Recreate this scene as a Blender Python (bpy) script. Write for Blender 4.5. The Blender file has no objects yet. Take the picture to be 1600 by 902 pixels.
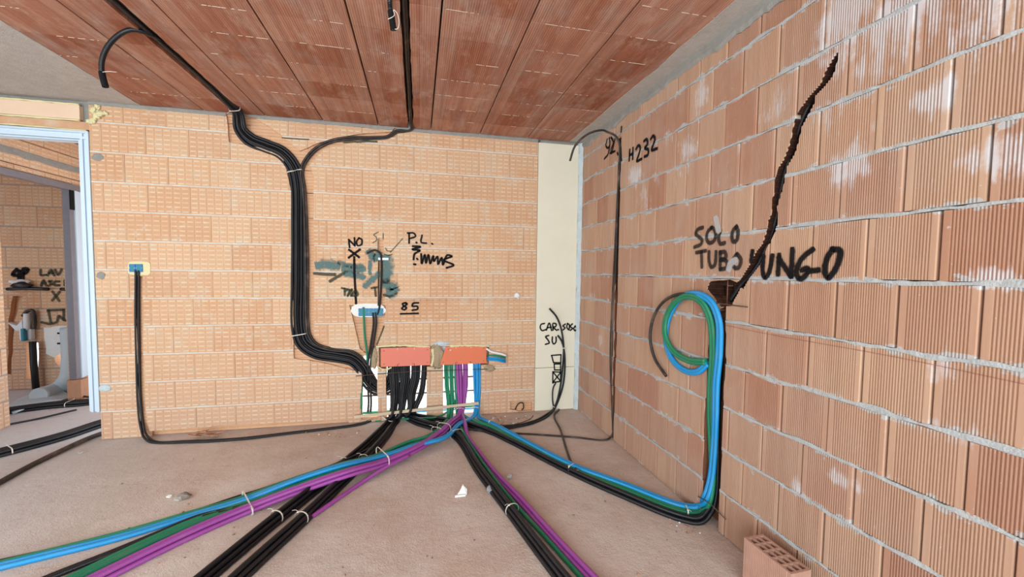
import bpy, bmesh, math, random
from mathutils import Vector, Matrix, noise
random.seed(7)
scene = bpy.context.scene
COL = scene.collection
# ------------------------------------------------------------------ camera
CF, YAW, PITCH, ROLL, CX, CY, CH = 617.45, 0.213283, -0.050279, 0.0113756, 787.04, 455.65, 1.4056
D, W, H, CRS = 3.765, 1.599, 2.70, 0.2309      # back wall, right wall, ceiling, brick course
_f = Vector((math.sin(YAW)*math.cos(PITCH), math.cos(YAW)*math.cos(PITCH), math.sin(PITCH)))
_r = Vector((math.cos(YAW), -math.sin(YAW), 0)); _u = _r.cross(_f)
RR = _r*math.cos(ROLL)+_u*math.sin(ROLL); UU = -_r*math.sin(ROLL)+_u*math.cos(ROLL)
cam_d = bpy.data.cameras.new('camera'); cam = bpy.data.objects.new('camera', cam_d); COL.objects.link(cam)
cam.matrix_world = Matrix(((RR.x, UU.x, -_f.x, 0), (RR.y, UU.y, -_f.y, 0), (RR.z, UU.z, -_f.z, CH), (0, 0, 0, 1)))
cam_d.sensor_width = 36; cam_d.lens = CF/1600*36
cam_d.shift_x = (800-CX)/1600; cam_d.shift_y = (CY-451)/1600; cam_d.clip_start = .02
scene.camera = cam
# ------------------------------------------------------------------ light
scene.view_settings.view_transform = 'Standard'; scene.view_settings.look = 'None'
scene.view_settings.gamma = 1; scene.view_settings.use_curve_mapping = False
scene.view_settings.exposure = 0.55
world = bpy.data.worlds.new('world'); scene.world = world; world.use_nodes = True
bg = world.node_tree.nodes['Background']; bg.inputs[0].default_value = (.78, .89, 1, 1); bg.inputs[1].default_value = 1.5
def area(name, loc, rot, sx, sy, power, col):
    l = bpy.data.lights.new(name, 'AREA'); l.shape = 'RECTANGLE'; l.size = sx; l.size_y = sy; l.energy = power; l.color = col
    o = bpy.data.objects.new(name, l); COL.objects.link(o); o.location = loc; o.rotation_euler = rot; return o
area('rear_window_daylight', (-1.2, -2.3, 1.45), (math.radians(90), 0, 0), 5.0, 2.2, 150, (.88, .985, .985))
area('left_window_daylight', (-3.75, .7, 1.5), (math.radians(90), 0, math.radians(-90)), 2.6, 1.9, 20, (.84, .96, 1))
area('hallway_window_daylight', (-1.75, 4.9, .75), (math.radians(90), 0, math.radians(90)), 1.4, 1.2, 9, (.72, .87, 1))
sun_d = bpy.data.lights.new('sun', 'SUN'); sun_d.energy = 5; sun_d.angle = .02; sun_d.color = (1, .95, .88)
sun = bpy.data.objects.new('sun', sun_d); COL.objects.link(sun); sun.rotation_euler = (math.radians(-3), math.radians(-6), 0)

# ------------------------------------------------------------------ pixel -> place helpers (rays from the photograph's station onto real planes)
def ray(x, y): return _f + RR*((x-CX)/CF) - UU*((y-CY)/CF)
def F(x, y, z=0.0):
    d = ray(x, y); return Vector((0, 0, CH)) + d*((z-CH)/d.z)
def B(x, y, off=0.0, Y=None):
    Y = D if Y is None else Y
    d = ray(x, y); return Vector((0, 0, CH)) + d*((Y-off)/d.y)
def Rt(x, y, off=0.0):
    d = ray(x, y); return Vector((0, 0, CH)) + d*((W-off)/d.x)
NF, NB, NR, NC = Vector((0, 0, 1)), Vector((0, -1, 0)), Vector((-1, 0, 0)), Vector((0, 0, -1))

# ------------------------------------------------------------------ object helpers
def tag(o, label=None, cat=None, group=None, kind=None):
    if label: o['label'] = label
    if cat: o['category'] = cat
    if group: o['group'] = group
    if kind: o['kind'] = kind
    return o
def link(name, me, mats, parent=None):
    if not isinstance(mats, (list, tuple)): mats = [mats]
    for m in mats: me.materials.append(m)
    o = bpy.data.objects.new(name, me); COL.objects.link(o)
    if parent: o.parent = parent
    return o
def build(name, bm, mats, parent=None, smooth=False, fix=True):
    if fix: bmesh.ops.recalc_face_normals(bm, faces=bm.faces)
    me = bpy.data.meshes.new(name); bm.to_mesh(me); bm.free()
    if smooth:
        for p in me.polygons: p.use_smooth = True
    return link(name, me, mats, parent)
def empty(name, loc=(0, 0, 0)):
    o = bpy.data.objects.new(name, None); COL.objects.link(o); o.location = loc; return o
def adopt(root, *objs):
    for o in objs:
        o.parent = root; o.matrix_parent_inverse = Matrix.Translation(-Vector(root.location))
    return root
def bx(bm, lo, hi, mi=0, bev=0):
    x0, y0, z0 = lo; x1, y1, z1 = hi
    vs = [bm.verts.new(c) for c in ((x0,y0,z0),(x1,y0,z0),(x1,y1,z0),(x0,y1,z0),(x0,y0,z1),(x1,y0,z1),(x1,y1,z1),(x0,y1,z1))]
    fs = [bm.faces.new([vs[i] for i in q]) for q in ((0,3,2,1),(4,5,6,7),(0,1,5,4),(1,2,6,5),(2,3,7,6),(3,0,4,7))]
    for f in fs: f.material_index = mi
    if bev:
        es = list({e for f in fs for e in f.edges})
        r = bmesh.ops.bevel(bm, geom=es, offset=bev, segments=2, affect='EDGES', profile=.5)
        for f in r['faces']: f.material_index = mi
    return vs
def catmull(P, seg=8):
    out = []
    n = len(P)
    for i in range(n-1):
        p0 = P[i-1] if i > 0 else P[0]*2-P[1]
        p1, p2 = P[i], P[i+1]
        p3 = P[i+2] if i+2 < n else P[-1]*2-P[-2]
        t0 = 0.0; t1 = t0+max(1e-4, (p1-p0).length)**.5; t2 = t1+max(1e-4, (p2-p1).length)**.5; t3 = t2+max(1e-4, (p3-p2).length)**.5
        for k in range(seg):
            t = t1+(t2-t1)*k/seg
            A1 = p0*((t1-t)/(t1-t0))+p1*((t-t0)/(t1-t0)); A2 = p1*((t2-t)/(t2-t1))+p2*((t-t1)/(t2-t1)); A3 = p2*((t3-t)/(t3-t2))+p3*((t-t2)/(t3-t2))
            B1 = A1*((t2-t)/(t2-t0))+A2*((t-t0)/(t2-t0)); B2 = A2*((t3-t)/(t3-t1))+A3*((t-t1)/(t3-t1))
            out.append(B1*((t2-t)/(t2-t1))+B2*((t-t1)/(t2-t1)))
    out.append(P[-1].copy()); return out
def sweep(bm, pts, rad, ns=10, cap=True, mi=0):
    uv = bm.loops.layers.uv.verify()
    n = len(pts); rings = []; T = []
    for i in range(n):
        t = (pts[min(i+1, n-1)]-pts[max(i-1, 0)])
        T.append(t.normalized() if t.length > 1e-9 else (T[-1] if T else Vector((0, 0, 1))))
    ref = Vector((0, 0, 1)) if abs(T[0].z) < .9 else Vector((1, 0, 0))
    nrm = (ref-T[0]*ref.dot(T[0])).normalized(); L = 0; Ls = []
    for i in range(n):
        if i: L += (pts[i]-pts[i-1]).length
        Ls.append(L)
        nrm = (nrm-T[i]*nrm.dot(T[i]))
        nrm = nrm.normalized() if nrm.length > 1e-6 else Vector((1, 0, 0)); b = T[i].cross(nrm)
        r = rad(L) if callable(rad) else rad
        rings.append([bm.verts.new(pts[i]+nrm*(r*math.cos(2*math.pi*k/ns))+b*(r*math.sin(2*math.pi*k/ns))) for k in range(ns)])
    for i in range(n-1):
        for k in range(ns):
            f = bm.faces.new((rings[i][k], rings[i][(k+1) % ns], rings[i+1][(k+1) % ns], rings[i+1][k])); f.smooth = True; f.material_index = mi
            for lp, q in zip(f.loops, ((k, i), (k+1, i), (k+1, i+1), (k, i+1))): lp[uv].uv = (q[0]/ns, Ls[q[1]])
    if cap:
        for rg in (rings[0][::-1], rings[-1]):
            f = bm.faces.new(rg); f.material_index = mi
def prism(bm, poly, fn, w0, w1, mi=0):
    a = [bm.verts.new(fn(u, v, w0)) for u, v in poly]; b = [bm.verts.new(fn(u, v, w1)) for u, v in poly]; n = len(poly)
    fs = [bm.faces.new(a), bm.faces.new(b[::-1])]+[bm.faces.new((a[i], b[i], b[(i+1) % n], a[(i+1) % n])) for i in range(n)]
    for f in fs: f.material_index = mi

# ------------------------------------------------------------------ material helpers
def s2l(c):
    return tuple(((v/255)/12.92 if v/255 <= .04045 else ((v/255+.055)/1.055)**2.4) for v in c)+(1,)
class NT:
    def __init__(s, name):
        s.m = bpy.data.materials.new(name); s.m.use_nodes = True; s.t = s.m.node_tree; s.b = s.t.nodes['Principled BSDF']
    def n(s, typ, **kw):
        o = s.t.nodes.new(typ)
        for k, v in kw.items(): setattr(o, k, v)
        return o
    def put(s, sock, v):
        if hasattr(v, 'is_linked') or hasattr(v, 'links'): s.t.links.new(v, sock)
        else: sock.default_value = v
    def math(s, op, a, b=0.0, c=None, clamp=False):
        o = s.n('ShaderNodeMath', operation=op, use_clamp=clamp); s.put(o.inputs[0], a); s.put(o.inputs[1], b)
        if c is not None: s.put(o.inputs[2], c)
        return o.outputs[0]
    def mix(s, fac, a, b):
        o = s.n('ShaderNodeMix', data_type='RGBA'); s.put(o.inputs[0], fac); s.put(o.inputs[6], a); s.put(o.inputs[7], b); return o.outputs[2]
    def ramp(s, fac, lo, hi, a=0.0, b=1.0):
        o = s.n('ShaderNodeMapRange', clamp=True, interpolation_type='SMOOTHSTEP'); s.put(o.inputs[0], fac)
        for i, v in zip((1, 2, 3, 4), (lo, hi, a, b)): o.inputs[i].default_value = v
        return o.outputs[0]
    def obj(s): return s.n('ShaderNodeTexCoord').outputs['Object']
    def uv(s, name=None):
        o = s.n('ShaderNodeUVMap')
        if name: o.uv_map = name
        return o.outputs[0]
    def sep(s, v):
        o = s.n('ShaderNodeSeparateXYZ'); s.put(o.inputs[0], v); return o.outputs
    def scale(s, v, sc):
        o = s.n('ShaderNodeVectorMath', operation='MULTIPLY'); s.put(o.inputs[0], v); o.inputs[1].default_value = sc; return o.outputs[0]
    def noise(s, v, sc, det=4, rough=.6, col=False):
        o = s.n('ShaderNodeTexNoise'); s.put(o.inputs['Vector'], v); o.inputs['Scale'].default_value = sc; o.inputs['Detail'].default_value = det; o.inputs['Roughness'].default_value = rough
        return o.outputs['Color' if col else 'Fac']
    def bump(s, h, st, dist=.01, nrm=None):
        o = s.n('ShaderNodeBump'); o.inputs['Strength'].default_value = st; o.inputs['Distance'].default_value = dist; s.put(o.inputs['Height'], h)
        if nrm is not None: s.put(o.inputs['Normal'], nrm)
        return o.outputs[0]
    def mul(s, col, k):
        o = s.n('ShaderNodeMix', data_type='RGBA', blend_type='MULTIPLY'); o.inputs[0].default_value = 1; s.put(o.inputs[6], col); o.inputs[7].default_value = tuple(k)+(1,); return o.outputs[2]
    def done(s, col, rough=.85, nrm=None, spec=.3, metal=0):
        s.put(s.b.inputs['Base Color'], col); s.put(s.b.inputs['Roughness'], rough); s.b.inputs['Specular IOR Level'].default_value = spec; s.b.inputs['Metallic'].default_value = metal
        if nrm is not None: s.put(s.b.inputs['Normal'], nrm)
        return s.m
def plain(name, rgb, rough=.6, var=.12, sc=30, bump=.0, spec=.3, metal=0):
    t = NT(name); o = t.obj(); c = s2l(rgb); nz = t.noise(o, sc)
    d = tuple(v*(1-var) for v in c[:3])+(1,); l = tuple(min(1, v*(1+var)) for v in c[:3])+(1,)
    return t.done(t.mix(nz, d, l), rough, t.bump(t.noise(o, sc*4), bump, .003) if bump else None, spec, metal)
def blob(t, u, v, cu, cv, ru, rv, soft, wob):
    a = t.math('DIVIDE', t.math('SUBTRACT', u, cu), ru); b = t.math('DIVIDE', t.math('SUBTRACT', v, cv), rv)
    d = t.math('SQRT', t.math('ADD', t.math('MULTIPLY', a, a), t.math('MULTIPLY', b, b)))
    return t.ramp(t.math('ADD', d, wob), 1-soft, 1+soft, 1.0, 0.0)

# clay blocks of the right wall: ribs are geometry; lime efflorescence where the photo shows it
WHITE = [(1.25,2.40,.10,.16,.9),(1.16,2.14,.07,.10,.6),(.86,2.38,.12,.22,1.0),(.97,1.98,.05,.05,1.1),(.62,2.33,.22,.12,1.3),(1.03,2.30,.13,.13,.9),(.80,1.75,.10,.05,.9),
         (1.21,1.82,.06,.08,.9),(1.30,2.05,.06,.09,.5),(2.15,2.15,.07,.10,.7),(2.75,2.15,.09,.07,.9),(2.60,1.95,.06,.11,.6),(2.05,2.44,.05,.07,.9),(1.55,2.2,.08,.09,.4),(.90,1.12,.05,.05,.7),(1.95,1.88,.05,.05,.5),
         (.88,.93,.10,.04,.6),(1.17,.62,.06,.03,.8),(1.36,.50,.02,.04,.9),(.80,1.40,.05,.03,1.0),(2.35,2.28,.05,.08,.5),(3.45,1.18,.08,.05,.7),(3.25,.80,.07,.05,.6)]
def mat_right():
    t = NT('ribbed_clay'); o = t.obj(); x, y, z = t.sep(o); r = t.sep(t.uv('rnd'))
    c = t.mix(r[0], s2l((198, 150, 128)), s2l((214, 172, 146)))
    c = t.mix(t.ramp(r[1], .78, .98, 0, .75), c, s2l((190, 132, 108)))
    c = t.mix(t.ramp(t.noise(o, 2.6, 3), .42, .72, 0, .45), c, s2l((204, 172, 156)))
    c = t.mix(t.ramp(z, 1.35, .1, 0, .30), c, s2l((190, 152, 140)))          # duller pink tone towards the floor
    st = t.noise(t.scale(o, (1, 34, 2)), 1.0, 3); c = t.mix(t.ramp(st, .3, .8, 0, .25), c, s2l((160, 104, 82)))
    wob = t.math('MULTIPLY', t.math('SUBTRACT', t.noise(t.scale(o, (1, 26, 11)), 1.0, 5, .7), .5), 1.7)
    m = None
    for cu, cv, ru, rv, s in WHITE:
        b = t.math('MULTIPLY', blob(t, y, z, cu, cv, ru*1.2, rv*1.2, .8, wob), min(s, 1))
        m = b if m is None else t.math('MAXIMUM', m, b)
    stk = t.math('ADD', t.math('MULTIPLY', t.math('SUBTRACT', t.noise(t.scale(o, (1, 70, 4)), 1.0, 4, .6), .5), 1.5), t.math('MULTIPLY', t.math('SUBTRACT', t.noise(o, 9, 5, .7), .5), 1.3))
    m = t.math('MULTIPLY', t.ramp(t.math('ADD', m, stk), .38, .95), .85)
    lim = t.ramp(t.noise(t.scale(o, (1, 16, 5)), 1.0, 6, .75), .60, .74, 0, .55); lim = t.math('MULTIPLY', lim, t.ramp(z, 1.2, 2.3)); 
    m = t.math('MAXIMUM', m, lim)
    rib = t.sep(t.uv('rib')); m = t.math('MULTIPLY', m, t.math('ADD', t.math('MULTIPLY', rib[0], .62), .38))
    m = t.math('MAXIMUM', m, t.ramp(t.noise(o, 60, 2), .72, .76, 0, .5))
    dz = t.math('MULTIPLY', t.math('ABSOLUTE', t.math('SUBTRACT', t.math('FRACT', t.math('ADD', t.math('DIVIDE', z, CRS), .5)), .5)), CRS)
    sm = t.ramp(t.math('ADD', dz, t.math('MULTIPLY', t.math('SUBTRACT', t.noise(t.scale(o, (1, 13, 19)), 1.0, 6, .7), .55), -.17)), .016, .006); c = t.mul(c, (.84, .89, .85))
    c = t.mix(t.math('MULTIPLY', sm, .8), c, s2l((186, 188, 188))); c = t.mix(m, c, s2l((208, 206, 208)))
    return t.done(c, .9, t.bump(t.noise(o, 220, 3), .25, .001), .2)
def mat_back():
    t = NT('scored_clay'); o = t.obj(); u, v, _ = t.sep(t.uv('UVMap')); r = t.sep(t.uv('rnd')); p = t.sep(o)
    fx = t.math('FRACT', t.math('DIVIDE', u, .0585)); fy = t.math('FRACT', t.math('DIVIDE', v, .0375))
    ax = t.math('ABSOLUTE', t.math('SUBTRACT', fx, .5)); ay = t.math('ABSOLUTE', t.math('SUBTRACT', fy, .5))
    wob = t.noise(o, 14, 3)
    dash = t.math('MULTIPLY', t.ramp(ax, .40, .30), t.ramp(ay, .20, .09)); dash = t.math('MULTIPLY', dash, t.ramp(wob, .32, .62, .15, 1))
    col = t.ramp(ax, .42, .49, 0, 1)
    c = t.mix(r[0], s2l((214, 164, 128)), s2l((226, 184, 148)))
    c = t.mix(t.ramp(r[1], .90, .98, 0, .5), c, s2l((204, 146, 108)))
    c = t.mix(t.ramp(t.noise(o, 1.7, 3), .4, .7, 0, .5), c, s2l((224, 190, 160)))
    c = t.mix(t.ramp(t.noise(o, 7, 4, .7), .5, .7, 0, .5), c, s2l((216, 202, 182)))
    c = t.mix(t.ramp(p[2], 1.1, .0, 0, .45), c, s2l((206, 164, 144)))
    c = t.mix(t.math('MULTIPLY', col, t.ramp(t.noise(o, 5, 4), .35, .65, .1, .55)), c, s2l((196, 138, 102)))
    c = t.mix(t.math('MULTIPLY', t.ramp(ay, .16, .28, 0, 1), t.math('MULTIPLY', t.ramp(ax, .40, .30), .28)), c, s2l((204, 144, 108)))
    c = t.mix(t.math('MULTIPLY', dash, .6), c, s2l((242, 214, 178)))
    c = t.mix(t.ramp(t.noise(t.scale(o, (14, 1, 3)), 1.0, 4), .5, .75, 0, .35), c, s2l((206, 176, 150)))
    c = t.mul(c, (.92, .96, .97)); h = t.math('SUBTRACT', dash, col)
    return t.done(c, .9, t.bump(h, .5, .003), .2)
def mat_inner():
    t = NT('chiselled_clay'); o = t.obj(); p = t.sep(o)
    ln = t.ramp(t.math('ABSOLUTE', t.math('SUBTRACT', t.math('FRACT', t.math('DIVIDE', p[2], .027)), .5)), .40, .48)
    c = t.mix(t.noise(o, 12, 4), s2l((204, 156, 122)), s2l((224, 182, 146)))
    c = t.mix(t.ramp(p[1], 3.6, 3.5), c, s2l((112, 72, 54)))  # shade inside the right wall's chases put into the clay colour
    c = t.mix(t.math('MULTIPLY', t.ramp(p[1], 3.6, 3.5), t.ramp(p[2], 1.18, 1.3)), c, s2l((58, 36, 28)))  # upper crack and cavity: deeper shade painted in, nearly black
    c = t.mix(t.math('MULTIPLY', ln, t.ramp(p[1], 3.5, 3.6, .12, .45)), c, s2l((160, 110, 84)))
    return t.done(c, .95, t.bump(t.math('SUBTRACT', t.noise(o, 60, 5), t.math('MULTIPLY', ln, .5)), .6, .005), .1)
def mat_ceiling():
    t = NT('ceiling_clay'); o = t.obj(); p = t.sep(o); u, v, _ = t.sep(t.uv('UVMap')); r = t.sep(t.uv('rnd'))
    c = t.mix(r[0], s2l((168, 108, 80)), s2l((206, 156, 132)))
    edge = t.ramp(t.math('ABSOLUTE', t.math('SUBTRACT', u, .225)), .125, .135)
    c = t.mix(t.math('MULTIPLY', edge, .45), c, s2l((204, 168, 148)))
    grey = t.ramp(t.noise(t.scale(o, (1.6, 1.0, 1)), 2.2, 6, .7), .46, .70, 0, .62)
    c = t.mix(grey, c, s2l((196, 184, 176)))
    dark = t.ramp(t.noise(o, 1.1, 3), .52, .75, 0, .35); c = t.mix(dark, c, s2l((160, 108, 82)))
    rib = t.math('ABSOLUTE', t.math('SUBTRACT', t.math('FRACT', t.math('DIVIDE', u, .0125)), .5))
    c = t.mix(t.ramp(rib, .30, .48, 0, .38), c, s2l((112, 62, 44)))
    c = t.mix(t.ramp(t.math('ABSOLUTE', t.math('SUBTRACT', t.math('ABSOLUTE', t.math('SUBTRACT', u, .225)), .130)), .003, .001, 0, .35), c, s2l((104, 62, 48)))
    stx = t.noise(t.scale(o, (26, 1.2, 1)), 1.0, 5, .7); c = t.mix(t.ramp(stx, .35, .65, .42, 0), c, s2l((128, 66, 46)))
    scf = t.noise(t.scale(o, (5, 2.2, 1)), 1.6, 7, .8); c = t.mix(t.ramp(scf, .50, .68, 0, .6), c, s2l((206, 176, 158)))
    fv = t.ramp(t.noise(t.scale(o, (30, 8, 1)), 1.0, 5, .8), .68, .76, 0, .55); c = t.mix(fv, c, s2l((222, 204, 180))); c = t.mul(c, (.90, .82, .78))
    return t.done(c, .9, t.bump(rib, .6, .003), .2)
def mat_floor():
    t = NT('dusty_screed'); o = t.obj(); p = t.sep(o)
    c = t.mix(t.ramp(t.noise(o, 1.3, 5, .65), .3, .7), s2l((192, 170, 156)), s2l((214, 200, 190)))
    c = t.mix(t.ramp(t.noise(o, .8, 3), .5, .75, 0, .5), c, s2l((198, 164, 144)))
    c = t.mix(t.ramp(p[0], -1.2, -2.6, 0, .75), c, s2l((198, 194, 194)))
    c = t.mix(t.ramp(t.noise(t.scale(o, (1, 1.6, 1)), 9, 6, .8), .56, .70, 0, .5), c, s2l((176, 144, 126)))
    c = t.mix(t.ramp(t.noise(o, 45, 4, .7), .62, .72, 0, .6), c, s2l((128, 94, 78)))
    c = t.mix(t.ramp(t.noise(o, 70, 2, .5), .71, .75, 0, .7), c, s2l((226, 210, 196)))
    sc_ = t.noise(t.scale(o, (3.0, 14, 1)), 2.2, 5, .75); c = t.mix(t.ramp(sc_, .56, .74, 0, .45), c, s2l((158, 128, 112)))
    wh = t.noise(t.scale(o, (2.0, 6, 1)), 1.6, 6, .8); c = t.mix(t.ramp(wh, .54, .72, 0, .5), c, s2l((206, 202, 200)))
    c = t.mul(c, (1.02, 1.04, 1.06))
    h = t.math('ADD', t.noise(o, 9, 8, .7), t.math('MULTIPLY', t.noise(o, 120, 3), .3))
    return t.done(c, .92, t.bump(h, .5, .02), .15)
def mat_mortar(name='mortar', rgb=(212, 212, 206)):
    t = NT(name); o = t.obj(); c = t.mix(t.noise(o, 18, 5, .7), s2l(tuple(int(v*.86) for v in rgb)), s2l(tuple(min(255, int(v*1.12)) for v in rgb)))
    return t.done(c, .95, t.bump(t.noise(o, 130, 4), .7, .005), .1)
def mat_tube(name, rgb, dust=.10, rough=.38):
    t = NT(name); u, v, _ = t.sep(t.uv('UVMap')); o = t.obj()
    c = s2l(rgb); c = t.mix(t.ramp(t.noise(o, 9, 4), .45, .8, 0, dust), c, s2l((180, 150, 132)))
    wv = t.math('SINE', t.math('MULTIPLY', v, 2*math.pi/.0045))
    return t.done(c, rough, t.bump(wv, .35, .0012), .5)
def mat_spray(name, rgb, dens, fz=0.0):
    t = NT(name); o = t.obj(); u, v, _ = t.sep(t.uv('UVMap'))
    a = t.math('ABSOLUTE', t.math('SUBTRACT', t.math('MULTIPLY', u, 2), 1))
    a = t.math('ADD', a, t.math('MULTIPLY', t.math('SUBTRACT', t.noise(o, 70, 3), .5), .5))
    if fz: a = t.math('ADD', a, t.math('MULTIPLY', t.math('SUBTRACT', t.noise(o, 26, 4), .5), fz))
    al = t.ramp(a, 1.0, .55-fz*.25, 0, dens)
    if fz: al = t.math('MULTIPLY', al, t.ramp(t.noise(o, 30, 4), .25, .55, .55, 1))
    t.put(t.b.inputs['Alpha'], al)
    return t.done(s2l(rgb), .8, None, .1)
M = dict(right=mat_right(), back=mat_back(), inner=mat_inner(), ceil=mat_ceiling(), floor=mat_floor(), mortar=mat_mortar(), sand2=mat_mortar('tan_mortar', (206, 186, 166)), wallmortar=mat_mortar('wall_mortar', (178, 182, 182)), bluemortar=mat_mortar('fresh_mortar', (196, 206, 210)),
    greymortar=mat_mortar('grey_mortar', (150, 148, 142)), concrete=mat_mortar('concrete', (188, 182, 176)), sand=mat_mortar('brown_mortar', (168, 148, 122)),
    black=mat_tube('black_plastic', (17, 20, 26), .02), green=mat_tube('green_plastic', (20, 128, 92)), blue=mat_tube('blue_plastic', (22, 148, 212)), purple=mat_tube('purple_plastic', (160, 74, 160)),
    brown=mat_tube('dusty_black_plastic', (44, 38, 36), .3), tie=plain('nylon', (222, 216, 206), .5), wire=plain('rusty_wire', (88, 70, 62), .7), lath=plain('pale_wood', (206, 184, 158), .8, .15, 12),
    cover=plain('salmon_plastic', (224, 128, 108), .6, .06, 14), cover2=plain('orange_plastic', (224, 122, 88), .6, .06, 14), foam=plain('yellow_foam', (226, 214, 168), .9, .12, 40, .8), whitefoam=plain('white_plaster', (232, 232, 228), .9, .06, 40, .6),
    board=plain('cream_board', (229, 223, 203), .8, .05, 6, .15), pink=plain('beige_board', (228, 198, 172), .8, .06, 5), frame=plain('primed_aluminium', (206, 222, 236), .4, .04, 8), frame2=plain('grey_primed_aluminium', (170, 186, 200), .4, .04, 8),
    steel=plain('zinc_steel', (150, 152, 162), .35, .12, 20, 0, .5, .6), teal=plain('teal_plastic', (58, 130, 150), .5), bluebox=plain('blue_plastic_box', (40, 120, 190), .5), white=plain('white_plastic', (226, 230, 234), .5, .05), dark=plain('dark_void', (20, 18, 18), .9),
    stone=plain('grey_stone', (130, 120, 112), .9, .2, 25, .8), dirt=plain('clay_rubble', (186, 140, 112), .95, .2, 30, .6), sheet=plain('blue_white_sheet', (196, 208, 214), .6, .1, 6), sunlit=plain('white_gravel', (236, 236, 232), .9, .05),
    sprayblack=mat_spray('black_spray', (26, 25, 27), .93), spraysoft=mat_spray('faded_black_spray', (40, 38, 38), .75), sprayteal=mat_spray('teal_spray', (92, 128, 128), .82, 1.1), spraydark=mat_spray('green_grey_spray', (64, 72, 60), .7), redmark=mat_spray('red_line', (160, 84, 70), .45), limewash=mat_spray('lime_smear', (206, 208, 208), .6))
def mat_loose():
    t = NT('loose_clay'); o = t.obj(); c = t.mix(t.noise(o, 14, 4), s2l((168, 128, 112)), s2l((196, 158, 140))); return t.done(c, .92, t.bump(t.noise(o, 200, 3), .3, .001), .15)
M['loose'] = mat_loose()
def clear_mat():
    t = NT('clear_plastic'); t.b.inputs['Transmission Weight'].default_value = .7; return t.done(s2l((225, 228, 232)), .25, None, .5)
M['clear'] = clear_mat()

# ------------------------------------------------------------------ block walls
fB = lambda u, v, w: Vector((u, D-w, v))
fR = lambda u, v, w: Vector((W-w, u, v))
def block(bm, fn, u0, u1, v0, v1, w, depth, ribs=0, mi=0, rnd=None, tilt=0, lu=0.0, lv=0.0):
    """one clay block; ribs > 0 gives vertical flutes on its face"""
    uvl = bm.loops.layers.uv.get('UVMap') or bm.loops.layers.uv.new('UVMap'); rl = bm.loops.layers.uv.get('rnd') or bm.loops.layers.uv.new('rnd'); bl = bm.loops.layers.uv.get('rib') or bm.loops.layers.uv.new('rib')
    ch = .003 if ribs else .0012; prof = [(u0, w-ch), (u0+ch, w)]
    if ribs:
        m = .018; p = (u1-u0-2*m)/ribs
        for k in range(ribs):
            a = u0+m+k*p; prof += [(a, w), (a+.18*p, w-.0052), (a+.54*p, w-.0052), (a+.70*p, w)]
    prof += [(u1-ch, w), (u1, w-ch), (u1, -depth), (u0, -depth)]
    bot = [bm.verts.new(fn(u, v0, q)) for u, q in prof]; top = [bm.verts.new(fn(u, v1, q)) for u, q in prof]; n = len(prof)
    loc = {}
    ridge = {}
    for i, (u, q) in enumerate(prof): ridge[bot[i]] = ridge[top[i]] = 0.0 if q < w-.003 and q > w-.02 and ribs and 1 < i < n-4 else 1.0
    for i, (u, q) in enumerate(prof): loc[bot[i]] = (u-u0+lu, lv); loc[top[i]] = (u-u0+lu, v1-v0+lv)
    fs = [bm.faces.new(bot[::-1]), bm.faces.new(top)]+[bm.faces.new((bot[i], bot[(i+1) % n], top[(i+1) % n], top[i])) for i in range(n)]
    rnd = rnd or (random.random(), random.random())
    for f in fs:
        f.material_index = mi
        for lp in f.loops: lp[uvl].uv = loc[lp.vert]; lp[rl].uv = rnd; lp[bl].uv = (ridge[lp.vert], 0)
def cutmesh(bm, cutters, fn, mats):
    """subtract chased channels (polygon in wall coordinates, depth) from the blocks and return a mesh"""
    bmesh.ops.recalc_face_normals(bm, faces=bm.faces)
    me = bpy.data.meshes.new('tmp'); bm.to_mesh(me); bm.free()
    for m in mats: me.materials.append(m)
    ob = bpy.data.objects.new('tmp', me); COL.objects.link(ob); cs = []
    for poly, dep in cutters:
        b = bmesh.new(); prism(b, poly, fn, -dep, .06); bmesh.ops.recalc_face_normals(b, faces=b.faces)
        cm = bpy.data.meshes.new('c'); b.to_mesh(cm); b.free(); cm.materials.append(M['inner'])
        co = bpy.data.objects.new('c', cm); COL.objects.link(co); cs.append(co)
        md = ob.modifiers.new('b', 'BOOLEAN'); md.operation = 'DIFFERENCE'; md.solver = 'EXACT'; md.object = co; md.material_mode = 'TRANSFER'
    dg = bpy.context.evaluated_depsgraph_get(); r = bpy.data.meshes.new_from_object(ob.evaluated_get(dg))
    for c in cs: bpy.data.objects.remove(c)
    bpy.data.objects.remove(ob); return r
def inpoly(poly, u0, u1, v0, v1):
    us = [p[0] for p in poly]; vs = [p[1] for p in poly]
    return not (u1 < min(us) or u0 > max(us) or v1 < min(vs) or v0 > max(vs))
def ragged(poly, amp, step=.03):
    out = []; n = len(poly)
    for i in range(n):
        a = Vector(poly[i]).to_2d(); b = Vector(poly[(i+1) % n]).to_2d(); k = max(1, int((b-a).length/step))
        for j in range(k):
            p = a.lerp(b, j/k)
            out.append((p.x+random.uniform(-amp, amp), p.y+random.uniform(-amp, amp)))
    return out
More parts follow.
